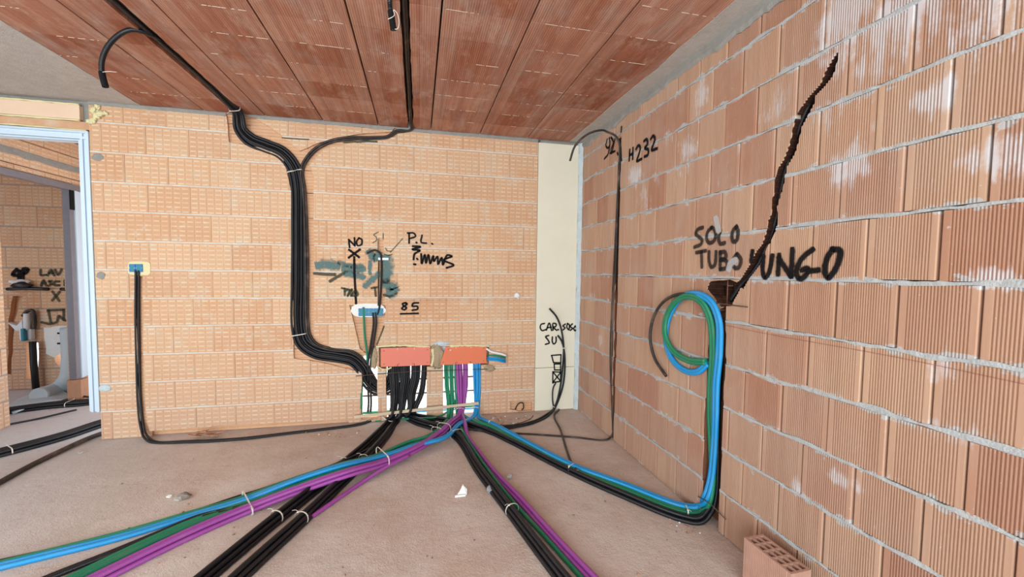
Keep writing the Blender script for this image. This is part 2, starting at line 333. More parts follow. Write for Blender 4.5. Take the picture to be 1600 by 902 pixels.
def wall(name, fn, bricks, mortars, cutters, mats, parent=None):
    """bricks: (u0,u1,v0,v1,w,depth,ribs,mi,rnd,lu,lv)"""
    def fresh():
        b = bmesh.new(); b.loops.layers.uv.new('UVMap'); b.loops.layers.uv.new('rnd'); b.loops.layers.uv.new('rib'); return b
    A = fresh(); parts = [fresh()]
    for b in bricks:
        hit = any(inpoly(p, b[0], b[1], b[2], b[3]) for p, d in cutters)
        block(parts[0] if hit else A, fn, b[0], b[1], b[2], b[3], b[4], b[5], b[6], b[7], b[8], 0, b[9], b[10])
    for mfun in mortars:
        q = fresh(); mfun(A, q); parts.append(q)
    bmesh.ops.recalc_face_normals(A, faces=A.faces)
    for q in parts:
        if not len(q.faces): q.free(); continue
        cu = [c for c in cutters if any(True for _ in (0,))]
        me = cutmesh(q, cu, fn, mats)
        idx = {}
        for i, m in enumerate(me.materials):
            for j, mm in enumerate(mats):
                if m == mm: idx[i] = j
        b2 = bmesh.new(); b2.from_mesh(me)
        for f in b2.faces: f.material_index = idx.get(f.material_index, 0)
        m2 = bpy.data.meshes.new('t'); b2.to_mesh(m2); b2.free(); A.from_mesh(m2)
    me = bpy.data.meshes.new(name); A.to_mesh(me); A.free()
    return link(name, me, mats, parent)
def mortar_strip(fn, u0, u1, v, hh, w, depth, mi, amp=.0, step=.03, seed=0, wamp=.0):
    def go(A, Cc, segs=None):
        n = max(1, int((u1-u0)/step)); rings = []
        for i in range(n+1):
            u = u0+(u1-u0)*i/n; k = noise.noise(Vector((u*7, v*13+seed, 0))); k2 = noise.noise(Vector((u*31, v*17+seed, 3))); k3 = noise.noise(Vector((u*9, v*5+seed, 7)))
            h1 = hh+amp*(max(0, k)*1.8+.5*k2); h2 = hh+amp*(max(0, -k)*1.8+.5*k3); ww = w+wamp*k2
            rings.append([Cc.verts.new(fn(u, v-h2, ww*.3)), Cc.verts.new(fn(u, v-h2*.6, ww)), Cc.verts.new(fn(u, v+h1*.6, ww)), Cc.verts.new(fn(u, v+h1, ww*.3)), Cc.verts.new(fn(u, v+h1, -depth)), Cc.verts.new(fn(u, v-h2, -depth))])
        fs = [Cc.faces.new(rings[0]), Cc.faces.new(rings[-1][::-1])]
        for i in range(n):
            for k in range(6): fs.append(Cc.faces.new((rings[i][k], rings[i+1][k], rings[i+1][(k+1) % 6], rings[i][(k+1) % 6])))
        for f in fs: f.material_index = mi
    return go
def slab_fn(fn, u0, u1, v0, v1, w0, w1, mi):
    def go(A, Cc):
        prism(Cc, [(u0, v0), (u1, v0), (u1, v1), (u0, v1)], fn, w0, w1, mi)
    return go
def pxB(pts): return [(B(x, y).x, B(x, y).z) for x, y in pts]
def pxR(pts): return [(Rt(x, y).y, Rt(x, y).z) for x, y in pts]

# ---- right wall
cutR = [
 (ragged([(1.79, -.05), (1.925, -.05), (1.925, .55), (1.915, 1.17), (1.80, 1.24), (1.785, .9)], .004, .09), .065),
 (ragged(pxR([(1108, 440), (1140, 437), (1160, 445), (1150, 462), (1143, 478), (1126, 480), (1118, 470), (1104, 452)]), .004, .03), .055),
 (ragged(pxR([(1299, 92), (1310, 82), (1309, 100), (1300, 118), (1287, 138), (1277, 146), (1262, 178), (1252, 198), (1246, 216), (1241, 240), (1231, 262), (1226, 280), (1222, 305), (1216, 325), (1213, 350), (1203, 375), (1193, 395), (1186, 415), (1176, 428), (1165, 441), (1160, 450),
    (1152, 447), (1152, 440), (1163, 425), (1173, 412), (1180, 395), (1192, 378), (1200, 358), (1205, 325), (1209, 300), (1212, 285), (1218, 262), (1227, 238), (1236, 208), (1248, 180), (1262, 150), (1280, 130), (1291, 112)]), .008, .032), .065),
 (pxR([(1111, 447), (1121, 446), (1121, 462), (1113, 462)]), .108), (pxR([(1124, 446), (1133, 444), (1134, 468), (1126, 468)]), .108), (pxR([(1137, 445), (1147, 444), (1144, 466), (1137, 468)]), .108),
 (ragged([(2.972, -.05), (3.008, -.05), (3.012, .8), (3.018, 2.50), (2.975, 2.50), (2.965, 1.4)], .003, .08), .022),
]
bricks = []; YEND = -1.6
for i in range(12):
    v0 = CRS*i+.006; v1 = min(CRS*(i+1)-.006, 2.66); off = (1.24 if i % 2 else 1.135)+random.uniform(-.006, .006)
    k = math.floor((YEND-off)/.205)
    while True:
        a = off+k*.205+.0018+random.uniform(0, .0025); b = off+(k+1)*.205-.0018-random.uniform(0, .0025); k += 1
        if a > D-.01: break
        b = min(b, D+.0)
        if b < YEND: continue
        if b-a < .03: continue
        bricks.append((a, b, v0+random.uniform(-.002, .002), v1, random.uniform(-.003, .003), .09, max(3, int(round(20*(b-a)/.205))), 0, None, 0, 0))
mort = [mortar_strip(fR, YEND, D, CRS*i, .0048, .0012, .085, 2, .011, .015, i*3.1, .003) for i in range(1, 12)]
mort.append(slab_fn(fR, YEND, D, 0, H, -.12, -.088, 3))
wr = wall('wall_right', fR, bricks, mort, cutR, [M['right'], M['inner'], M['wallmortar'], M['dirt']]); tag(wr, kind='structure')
bm = bmesh.new(); rg = []
for i in range(200):
    y = YEND+(D-YEND)*i/199; z = 2.645-.02*abs(noise.noise(Vector((y*6, 0, 0))))-.05*max(0, noise.noise(Vector((y*2.4+5, 3, 0)))-.1)-.012*random.random()
    rg.append([bm.verts.new((W-.002, y, z)), bm.verts.new((W-.012, y, z+.02)), bm.verts.new((W-.010, y, H)), bm.verts.new((W+.05, y, H)), bm.verts.new((W+.05, y, z))])
for i in range(199):
    for k in range(5): bm.faces.new((rg[i][k], rg[i+1][k], rg[i+1][(k+1) % 5], rg[i][(k+1) % 5]))
bm.faces.new(rg[0]); bm.faces.new(rg[-1][::-1])
tag(build('trim_1', bm, M['greymortar']), kind='structure')

# ---- back wall
XL, XR_, DOOR_R, DOOR_L, DOOR_T = -4.6, 1.143, -2.515, -3.40, 2.462
holeL, holeM, holeR = (-.505, -.368), (-.293, .080), (.235, .600)
cutB = [
 (ragged(pxB([(353, 177), (398, 184), (440, 212), (468, 236), (500, 222), (560, 209), (612, 206), (617, 200), (624, 203), (618, 214), (560, 221), (505, 233), (484, 258), (490, 275), (491, 525), (520, 545), (566, 548), (583, 566), (580, 582), (562, 581), (500, 566), (459, 560), (455, 300), (447, 262), (440, 240), (420, 233), (358, 222)]), .003, .05), .022),
 (ragged(pxB([(546, 477), (603, 477), (601, 500), (592, 535), (584, 548), (570, 552), (562, 545)]), .002, .05), .030),
 (ragged([(-.515, 0.02), (holeL[1], .02), (holeL[1], .5), (-.40, .62), (-.50, .62)], .003, .06), .2),
 ([(holeM[0], -.05), (holeM[1], -.05), (holeM[1], .5), (holeM[0], .5)], .2),
 ([(holeR[0], -.05), (holeR[1], -.05), (holeR[1], .5), (holeR[0], .5)], .2),
 ([(-.355, .497), (.118, .497), (.118, .70), (-.355, .70)], .07), ([(.20, .493), (.675, .493), (.675, .69), (.20, .69)], .07),
 (ragged(pxB([(212, 432), (223, 432), (224, 560), (228, 640), (236, 690), (222, 692), (216, 600)]), .002, .05), .02),
 (ragged(pxB([(592, 372), (599, 372), (602, 478), (592, 478)]), .0015, .05), .012),
 (ragged(pxB([(797, 627), (831, 628), (831, 641), (812, 643), (797, 640)]), .003, .03), .03),
 (ragged([(-2.165, -.05), (-.62, -.05), (-.62, .03), (-1.5, .06), (-2.16, .05)], .004, .06), .03),
]
bricks = []
def back_rows(u0, u1, z0, z1):
    for i in range(12):
        v0 = CRS*i+.004; v1 = min(CRS*(i+1)-.004, 2.668)
        if v1 < z0+.03 or v0 > z1-.03: continue
        v0 = max(v0, z0); v1c = min(v1, z1)
        off = (-2.288 if i % 2 else -2.137); k = math.floor((u0-off)/.3)
        while True:
            a0 = off+k*.3; a = a0+.0006; b = a0+.2994; k += 1
            if a > u1-.02: break
            aa = max(a, u0); bb = min(b, u1)
            if bb-aa < .02: continue
            bricks.append((aa, bb, v0, v1c, random.uniform(-.0015, .0015), .10, 0, 0, None, aa-a0, v0-CRS*i))
back_rows(DOOR_R, XR_, 0, 2.668); back_rows(XL, DOOR_L, 0, 2.668)
mort = []
for i in range(1, 12): mort.append(mortar_strip(fB, DOOR_R, XR_, CRS*i, .0042, .0012, .095, 2, .004, .04, i, .001)); mort.append(mortar_strip(fB, XL, DOOR_L, CRS*i, .0042, .0012, .095, 2, .002, .1, i))
mort.append(mortar_strip(fB, DOOR_R, XR_, 2.684, .015, .006, .10, 4, .006, .03, 31, .003)); mort.append(slab_fn(fB, XL, DOOR_L, 2.668, H, -.1, 0, 4))
mort.append(slab_fn(fB, DOOR_R, XR_+.03, 0.0, H, -.12, -.098, 3)); mort.append(slab_fn(fB, XL, DOOR_L, 0, H, -.12, -.098, 3))
mort.append(slab_fn(fB, XR_+.03, W+.05, 0, H, -.12, -.032, 4))
mort.append(slab_fn(fB, DOOR_L, DOOR_R, 2.475, 2.535, -.10, -.004, 5)); mort.append(slab_fn(fB, DOOR_L, DOOR_R, 2.535, H, -.10, -.03, 4))
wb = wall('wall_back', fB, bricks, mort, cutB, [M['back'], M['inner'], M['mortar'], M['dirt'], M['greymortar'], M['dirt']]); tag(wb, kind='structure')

# ---- floor
bm = bmesh.new(); nx, ny = 60, 60
vs = [[bm.verts.new((-6.2+8.0*i/nx, -1.8+8.4*j/ny, .004*noise.noise(Vector((i*.35, j*.35, 0))))) for j in range(ny+1)] for i in range(nx+1)]
for i in range(nx):
    for j in range(ny):
        x = -6.2+8.0*(i+.5)/nx; y = -1.8+8.4*(j+.5)/ny
        if y > D+.12 and x > -1.6: continue
        f = bm.faces.new((vs[i][j], vs[i+1][j], vs[i+1][j+1], vs[i][j+1])); f.smooth = True
tag(build('floor', bm, M['floor'], fix=False), kind='structure')
bm = bmesh.new(); bx(bm, (-14, 3.86, -.12), (8, 14, -.02)); tag(build('trim_2', bm, M['sunlit']), kind='structure')

# ---- ceiling: hollow clay tiles between joists, with the two chased slots
GRV = [-2.17, -1.72, -1.262, -.808, -.347, .113, .566, 1.031, 1.478]
slots = [(-1.495, -1.420), (-.092, -.042)]
bricks = []; cz = lambda u, v, w: Vector((u, v, H-w))
bm = bmesh.new(); bm.loops.layers.uv.new('UVMap'); bm.loops.layers.uv.new('rnd')
def jit(y, s): return .006*noise.noise(Vector((y*9, s, 0)))+.003*noise.noise(Vector((y*37, s, 0)))
CR = [3.69+.05-.243*k for k in range(0, 24)]
for g in range(len(GRV)-1):
    a, b = GRV[g]+.005, GRV[g+1]-.005
    for k in range(len(CR)-1):
        y1 = min(CR[k], D+.0)-.0012; y0 = CR[k+1]+.0012
        if k == 0: y1 = D
        pieces = [(a, b)]
        for s0, s1 in slots:
            np_ = []
            for pc in pieces:
                if s0 < pc[1] and s1 > pc[0]: np_ += [(pc[0], s0, 'r'), (s1, pc[1], 'l')]
                else: np_.append(pc)
            pieces = np_
        rnd = (random.random(), random.random()); zz = random.uniform(-.001, .001)
        for pc in pieces:
            uvl = bm.loops.layers.uv['UVMap']; rl = bm.loops.layers.uv['rnd']
            n = 8; L = []; R_ = []
            for j in range(n+1):
                y = y0+(y1-y0)*j/n
                x0, x1 = pc[0], pc[1]
                if len(pc) == 3:
                    if pc[2] == 'r': x1 += jit(y, g+.3)
                    else: x0 += jit(y, g+7.7)
                L.append((x0, y)); R_.append((x1, y))
            poly = L+R_[::-1]
            lo = [bm.verts.new((x, y, H+zz)) for x, y in poly]; hi = [bm.verts.new((x, y, H+.055)) for x, y in poly]; m = len(poly)
            fs = [bm.faces.new(lo), bm.faces.new(hi[::-1])]+[bm.faces.new((lo[q], hi[q], hi[(q+1) % m], lo[(q+1) % m])) for q in range(m)]
            for q, f in enumerate(fs):
                f.material_index = 0
                for lp in f.loops: lp[uvl].uv = (lp.vert.co.x-GRV[g], lp.vert.co.y-y0); lp[rl].uv = rnd
def bxc(lo, hi, mi): bx(bm, lo, hi, mi)
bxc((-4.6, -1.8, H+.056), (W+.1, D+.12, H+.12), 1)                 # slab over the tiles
bxc((-2.17+.003, D, H), (W, D+.12, H+.056), 2)
# concrete edge bands
def band(x0, x1, seed, side):
    n = 120; rg = []
    for i in range(n+1):
        y = -1.8+(D+1.92)*i/n; e = .018*noise.noise(Vector((y*3, seed, 0)))+.006*noise.noise(Vector((y*17, seed, 0)))
        a = x0+(e-.01 if side < 0 else 0); b = x1+(e+.01 if side > 0 else 0)
        rg.append([bm.verts.new((a, y, H+(0.0 if side > 0 else -.003))), bm.verts.new((b, y, H+(-.003 if side > 0 else 0))), bm.verts.new((b, y, H+.055)), bm.verts.new((a, y, H+.055))])
    for i in range(n):
        for k in range(4): bm.faces.new((rg[i][k], rg[i+1][k], rg[i+1][(k+1) % 4], rg[i][(k+1) % 4])).material_index = 2
    bm.faces.new(rg[0]).material_index = 2; bm.faces.new(rg[-1][::-1]).material_index = 2
band(-4.6, -2.165, 1.5, 1); band(1.478, W+.05, 5.5, -1)
# mortar smears along the tile joints
for k in range(1, 13):
    for g in range(len(GRV)-1):
        for rep in range(2):
            if random.random() > .72: continue
            y = CR[k]+random.uniform(-.001, .001); x0 = GRV[g]+random.uniform(.01, .3); x1 = min(GRV[g+1]-.01, x0+random.uniform(.05, .3)); n = int((x1-x0)/.008)+2
            if any(x0 < s1+.02 and x1 > s0-.02 for s0, s1 in slots): continue
            pv = None
            for j in range(n+1):
                x = x0+(x1-x0)*j/n; q = noise.noise(Vector((x*60, y*31, rep)))
                if q < -.12: pv = None; continue
                h = .0006+.0022*(q+.12)+.0012*random.random()
                c = [bm.verts.new((x, y-h, H-.0005)), bm.verts.new((x, y, H-.0025)), bm.verts.new((x, y+h, H-.0005))]
                if pv: bm.faces.new((pv[0], pv[1], c[1], c[0])).material_index = 3; bm.faces.new((pv[1], pv[2], c[2], c[1])).material_index = 3
                pv = c
co = build('ceiling', bm, [M['ceil'], M['dark'], M['concrete'], M['sand2']]); tag(co, kind='structure')

# ---- the rest of the room: left wall, and the hallway beyond the doorway
fL = lambda u, v, w: Vector((-4.4+w, u, v))
bricks = []
for i in range(12):
    for k in range(16):
        a = -.9+k*.3+(.15 if i % 2 else 0)
        if a+.3 > D: continue
        v0, v1 = CRS*i+.004, min(CRS*(i+1)-.004, 2.69)
        if a+.3 > -.4 and a < 1.9 and v1 > .7 and v0 < 2.3: continue
        bricks.append((a, a+.298, v0, v1, 0, .1, 0, 0, None, 0, 0))
wl = wall('wall_left', fL, bricks, [], [], [M['back']]); tag(wl, kind='structure')

PX, GY = -3.50, 5.50     # hallway partition (parallel to the right wall) and the written wall behind it
fP = lambda u, v, w: Vector((PX+w, u, v))
fG = lambda u, v, w: Vector((u, GY-w, v))
def rows(u0, u1, z0, z1, pitch=.3, ph=0.0):
    out = []
    for i in range(12):
        v0 = CRS*i+.004; v1 = min(CRS*(i+1)-.004, 2.69)
        if v1 <= z0+.02 or v0 >= z1-.02: continue
        k = 0; a0 = u0-(.15 if i % 2 else 0)+ph
        while a0 < u1:
            a = max(a0+.001, u0); b = min(a0+pitch-.001, u1)
            if b-a > .02: out.append((a, b, max(v0, z0), min(v1, z1), random.uniform(-.001, .001), .10, 0, 0, None, a-a0, 0))
            a0 += pitch
    return out
OPEN0, OPEN1, HZ = 4.24, 4.97, 2.19
br = rows(D+.125, OPEN0, 0, 2.69)+rows(OPEN0, OPEN1+.02, HZ+.07, 2.69)+rows(OPEN1+.02, GY, 0, 2.69)
mo = [mortar_strip(fP, D+.125, OPEN0, CRS*i, .0045, .001, .095, 2, .003, .08, i) for i in range(1, 12)]+[mortar_strip(fP, OPEN0, GY, 2.42, .03, .002, .095, 2, .01, .05, 3)]
wp = wall('wall_hallway', fP, br, mo, [], [M['back'], M['inner'], M['greymortar']]); tag(wp, kind='structure')
def pxG(pts): return [(B(x, y, 0, GY).x, B(x, y, 0, GY).z) for x, y in pts]
cutG = [(ragged(pxG([(84, 545), (98, 532), (110, 532), (112, 590), (98, 582), (86, 566)]), .008, .05), .3), (ragged(pxG([(41, 536), (60, 536), (60, 592), (41, 592)]), .004, .08), .3),
        (ragged(pxG([(20, 462), (36, 462), (22, 505), (17, 585), (11, 585), (14, 500)]), .006, .08), .05)]
wg = wall('wall_far', fG, rows(-6.0, -1.7, 0, 2.69), [mortar_strip(fG, -6.0, -1.7, CRS*i, .0045, .001, .09, 2, .002, .08, i) for i in range(1, 12)], cutG, [M['back'], M['inner'], M['greymortar']]); tag(wg, kind='structure')
bm = bmesh.new(); bx(bm, (-6.2, D+.12, H), (-1.7, GY+.2, H+.12)); tag(build('trim_3', bm, M['ceil']), kind='structure')
bm = bmesh.new(); bx(bm, (-6.2, D+.12, 0), (-6.0, GY+.2, H)); tag(build('trim_4', bm, M['dirt']), kind='structure')

# ---- door frame: stepped primed profile
Z0 = .235
fr = empty('door_1', (-2.56, D, Z0)); fr['kind'] = 'structure'
def jamb(name, x_out, sgn):
    bm = bmesh.new()
    prof = [(0, .008), (.016, .012), (.018, -.006), (.040, -.006), (.042, .004), (.060, .004), (.062, -.02), (.085, -.02), (.085, -.10), (0, -.10)]
    lo = [bm.verts.new((x_out-sgn*a, D-w, Z0)) for a, w in prof]; hi = [bm.verts.new((x_out-sgn*a, D-w, DOOR_T-.0*a)) for a, w in prof]; n = len(prof)
    bm.faces.new(lo); bm.faces.new(hi[::-1])
    for i in range(n): bm.faces.new((lo[i], hi[i], hi[(i+1) % n], lo[(i+1) % n])).material_index = 1 if i in (3, 5) else 0
    return build(name, bm, [M['frame'], M['frame2']])
j1 = jamb('jamb', DOOR_R-.003, 1); j2 = jamb('jamb', DOOR_L+.003, -1)
bm = bmesh.new(); prof = [(0, .008), (.016, .012), (.018, -.006), (.040, -.006), (.042, .004), (.060, .004), (.062, -.02), (.07, -.02), (.07, -.10), (0, -.10)]
lo = [bm.verts.new((DOOR_L+.004, D-w-.0005, DOOR_T-a)) for a, w in prof]; hi = [bm.verts.new((DOOR_R-.004, D-w-.0005, DOOR_T-a)) for a, w in prof]; n = len(prof)
bm.faces.new(lo); bm.faces.new(hi[::-1])
for i in range(n): bm.faces.new((lo[i], hi[i], hi[(i+1) % n], lo[(i+1) % n])).material_index = 1 if i in (3, 5) else 0
hd = build('head', bm, [M['frame'], M['frame2']])
adopt(fr, j1, j2, hd)

# ================================================================== THINGS
# ---- boards in the corner
def board(z0, z1, label):
    bm = bmesh.new(); bx(bm, (XR_+.004, D-.006, z0), (W-.035, D+.030, z1), bev=.003)
    o = build('insulation_board', bm, M['board']); return tag(o, label, 'board', None)
board(.004, B(870, 574).z-.002, 'lower cream insulation board in the back corner, standing on the floor')
board(B(870, 574).z+.002, 2.668, 'tall upper cream insulation board in the back corner, reaching the ceiling')
bm = bmesh.new(); rg = []
for i in range(120):
    z = .0+2.69*i/119; a = .022+.016*noise.noise(Vector((z*7, 2, 0)))+.008*noise.noise(Vector((z*31, 5, 0))); b_ = .03+.012*noise.noise(Vector((z*11, 9, 0)))
    rg.append([bm.verts.new((W-.012-a, D-.006, z)), bm.verts.new((W-.018, D-.014-b_*.3, z)), bm.verts.new((W-.001, D-.010-b_, z)), bm.verts.new((W+.0, D+.02, z)), bm.verts.new((W-.034-a*.2, D+.02, z))])
for i in range(119):
    for k in range(5): bm.faces.new((rg[i][k], rg[i+1][k], rg[i+1][(k+1) % 5], rg[i][(k+1) % 5]))
bm.faces.new(rg[0]); bm.faces.new(rg[-1][::-1])
tag(build('trim_5', bm, M['bluemortar']), kind='structure')

# ---- lintel board over the doorway with squeezed-out foam
lb = empty('lintel_board', (-2.95, D, 2.6))
bm = bmesh.new(); bx(bm, (DOOR_L, D-.012, 2.548), (-2.566, D+.028, 2.655), bev=.002); p1 = build('board', bm, M['pink'])
def foam(pts, r, seed, name='foam_bead', mat='foam', flat=.6):
    bm = bmesh.new(); P = catmull([Vector(p) for p in pts], 10)
    sweep(bm, P, lambda L: r*(.75+.9*abs(noise.noise(Vector((L*22, seed, 0))))), 7)
    for v in bm.verts: v.co += Vector((noise.noise(v.co*60), noise.noise(v.co*60+Vector((9, 0, 0)))*.6, noise.noise(v.co*60+Vector((0, 9, 0)))))*r*.7
    return build(name, bm, M[mat])
f1 = foam([(DOOR_L, D-.006, 2.66), (-3.0, D-.006, 2.662), (-2.57, D-.006, 2.662)], .008, 1); f2 = foam([(DOOR_L, D-.006, 2.542), (-3.0, D-.006, 2.54), (-2.57, D-.006, 2.543)], .008, 2)
def lump(name, c, r, mat, seed, sub=3, sc=(1, 1, 1), rough=.5, freq=1.3):
    bm = bmesh.new(); bmesh.ops.create_icosphere(bm, subdivisions=sub, radius=1)
    for v in bm.verts:
        k = 1+rough*noise.noise(v.co*freq+Vector((seed*3.1, seed, 0)))+rough*.4*noise.noise(v.co*freq*2.7+Vector((seed, 0, seed)))
        v.co = Vector((v.co.x*sc[0]*r*k, v.co.y*sc[1]*r*k, v.co.z*sc[2]*r*k))+Vector(c)
    return build(name, bm, M[mat], smooth=True)
fl = []
for i, (x, y, r) in enumerate([(147, 172, .028), (151, 181, .030), (146, 188, .022), (158, 178, .024), (140, 190, .020), (152, 167, .020), (165, 177, .016)]):
    p = B(x, y, .006); fl.append(lump('foam_lump', p, r, 'foam', i, 3, (1, .5, .9), .8, 2.2))
adopt(lb, p1, f1, f2, *fl); tag(lb, 'beige lintel board with yellow foam edges above the doorway', 'board')
f3 = foam([(DOOR_L, D-.002, 2.472), (-3.0, D-.002, 2.474), (-2.53, D-.002, 2.468)], .006, 7, 'foam_bead'); tag(f3, 'thin yellow foam bead along the top of the door frame', 'foam')
# mortar dabs fixing the frame
for i, (x, y, w_, h_, lab) in enumerate([(153, 246, .045, .03, 'grey mortar dab right of the door frame, near its top'), (158, 431, .030, .03, 'grey mortar dab beside the door frame at mid height'), (164, 607, .045, .028, 'grey mortar dab beside the door frame near its foot')]):
    p = B(x, y, 0); o = lump('mortar_dab', p, 1.0, 'greymortar' if i < 2 else 'bluemortar', i+20, 3, (w_, .007, h_), .25); tag(o, lab, 'mortar')

# ---- conduits --------------------------------------------------------------
TR = .0125
def hexoff(n, rows_, r=TR, lift=0.0):
    """offsets (lateral, normal) for n tubes stacked in rows"""
    per = math.ceil(n/rows_); out = []; k = 0; row = 0
    while k < n:
        m = min(per-(row % 2 if rows_ > 1 else 0), n-k); m = max(1, m)
        for j in range(m): out.append(((j-(m-1)/2)*2.06*r, row*1.78*r+r+lift)); k += 1
        row += 1
    return out
BUND = {}
def bundle(key, keys, members, r=TR, label=None, group=None, cat='conduit', name='conduit', wob=.35, side='left', seg=8, ns=8):
    """keys: (point on the surface, normal, lateral scale, normal scale[, extra]); members: (a, b, material)"""
    P = [k[0].copy() for k in keys]; N = [k[1].copy() for k in keys]; S = [k[2] if len(k) > 2 else 1 for k in keys]; Hh = [k[3] if len(k) > 3 else 1 for k in keys]
    C_ = catmull(P, seg); n = len(C_); Nn = []; Ss = []; HH = []
    for i in range(n):
        q = i/seg; k = min(int(q), len(P)-2); f = q-k; f = f*f*(3-2*f)
        Nn.append(N[k].lerp(N[k+1], f)); Ss.append(S[k]*(1-f)+S[k+1]*f); HH.append(Hh[k]*(1-f)+Hh[k+1]*f)
    fr_ = []
    for i in range(n):
        t = (C_[min(i+1, n-1)]-C_[max(i-1, 0)]).normalized(); nn = Nn[i]-t*Nn[i].dot(t); nn = nn.normalized() if nn.length > 1e-4 else (fr_[-1][1] if fr_ else Vector((0, 0, 1)))
        fr_.append((t, nn, t.cross(nn)))
    BUND[key] = (C_, fr_, Ss, HH, members, r)
    objs = []; ORD = ['first', 'second', 'third', 'fourth', 'fifth', 'sixth', 'seventh']
    def rank(a, b, mat):
        same = [m for m in members if m[2] == mat]; rows_ = sorted({round(m[1]/(r*1.3)) for m in same}); row = [m for m in same if round(m[1]/(r*1.3)) == round(b/(r*1.3))]; row.sort(key=lambda m: -m[0])
        if len(same) == 1: return ''
        k = [round(m[0], 4) for m in row].index(round(a, 4)); tx = ''
        if len(row) > 1: tx = ', '+ORD[k]+' from '+side
        if len(rows_) > 1: tx += (', ' if not tx else ' ')+('upper' if round(b/(r*1.3)) > rows_[0] else 'lower')+' layer'
        return tx
    for mi, (a, b, mat) in enumerate(members):
        sd = hash(key) % 97 if False else sum(map(ord, key)) % 97
        pts = []; L = 0
        for i in range(n):
            if i: L += (C_[i]-C_[i-1]).length
            w1 = noise.noise(Vector((L*1.6, mi*3.7, sd)))*r*wob; w2 = noise.noise(Vector((L*1.6, mi*3.7, sd+50)))*r*wob*.5
            pts.append(C_[i]+fr_[i][2]*(a*Ss[i]+w1)+fr_[i][1]*(b*HH[i]+abs(w2)))
        bm = bmesh.new(); bm.loops.layers.uv.new('UVMap'); sweep(bm, pts, r, ns); o = build(name, bm, M[mat], fix=False)
        lb_ = label+rank(a, b, mat); gr = group[mat] if isinstance(group, dict) else group
        tag(o, lb_, cat, gr if len([m for m in members if m[2] == mat]) > 1 else None); objs.append(o)
    return objs
def near(key, p):
    C_ = BUND[key][0]; return min(range(len(C_)), key=lambda i: (C_[i]-p).length)
def tie(key, p, label, half=None, extra=(0, 0), tail=True):
    C_, fr_, Ss, HH, mem, r = BUND[key]; i = near(key, p); t, nn, la = fr_[i]
    mm = mem if half is None else half
    a0 = min(m[0] for m in mm)*Ss[i]-r-.001-extra[0]; a1 = max(m[0] for m in mm)*Ss[i]+r+.001+extra[0]; b0 = min(m[1] for m in mm)*HH[i]-r-.001; b1 = max(m[1] for m in mm)*HH[i]+r+.0015+extra[1]
    return band_tie(C_[i], t, nn, la, a0, a1, b0, b1, label, tail)
def band_tie(c, t, nn, la, a0, a1, b0, b1, label, tail=True, w=.0035, th=.0015, mat='tie'):
    rc = min((a1-a0), (b1-b0))*.45; loop = []
    for ca, cb, s0 in ((a1-rc, b1-rc, 0), (a0+rc, b1-rc, 90), (a0+rc, b0+rc, 180), (a1-rc, b0+rc, 270)):
        for k in range(5):
            an = math.radians(s0+k*22.5); loop.append((ca+rc*math.cos(an), cb+rc*math.sin(an), math.cos(an), math.sin(an)))
    bm = bmesh.new(); rg = []
    for a, b, ca, cb in loop:
        o = c+la*a+nn*b; ou = la*ca+nn*cb
        rg.append([bm.verts.new(o-t*w), bm.verts.new(o+t*w), bm.verts.new(o+t*w+ou*th), bm.verts.new(o-t*w+ou*th)])
    m = len(rg)
    for k in range(m):
        for q in range(4): bm.faces.new((rg[k][q], rg[(k+1) % m][q], rg[(k+1) % m][(q+1) % 4], rg[k][(q+1) % 4]))
    st = build('strap', bm, M[mat]); root = empty('cable_tie', c+nn*b1)
    hp = c+la*(a1-rc*.6)+nn*(b1-rc*.15+.001)
    bm = bmesh.new(); bx(bm, (-.004, -.005, -.0025), (.004, .005, .0035), bev=.0008); mt = Matrix((la, t, nn)).transposed().to_4x4(); mt.translation = hp; bm.transform(mt); hd_ = build('lock_head', bm, M[mat])
    parts = [st, hd_]
    if tail:
        bm = bmesh.new(); L = .05
        sweep(bm, catmull([hp, hp+la*.012+nn*.010, hp+la*L*.6+nn*.012+t*.01], 4), .0013, 5, mi=0); parts.append(build('tail', bm, M[mat]))
    adopt(root, *parts); tag(root, label, 'cable tie'); return root
def ks(spec):
    out = []
    for k in spec:
        s = k[0]; sc = k[4] if len(k) > 4 else 1; hs = k[5] if len(k) > 5 else 1
        if s == 'f': out.append((F(k[1], k[2], k[3]+.012)-Vector((0, 0, .012)), NF, sc, hs))     # k[3] = height under the tubes
        elif s == 'b': out.append((B(k[1], k[2], k[3]), NB, sc, hs))
        elif s == 'r': out.append((Rt(k[1], k[2], k[3]), NR, sc, hs))
        elif s == 'c': out.append((F(k[1], k[2], H+k[3]), NC, sc, hs))
        elif s == 'p': out.append((Vector(k[1]), k[2], sc if len(k) > 4 else 1, hs))
    return out

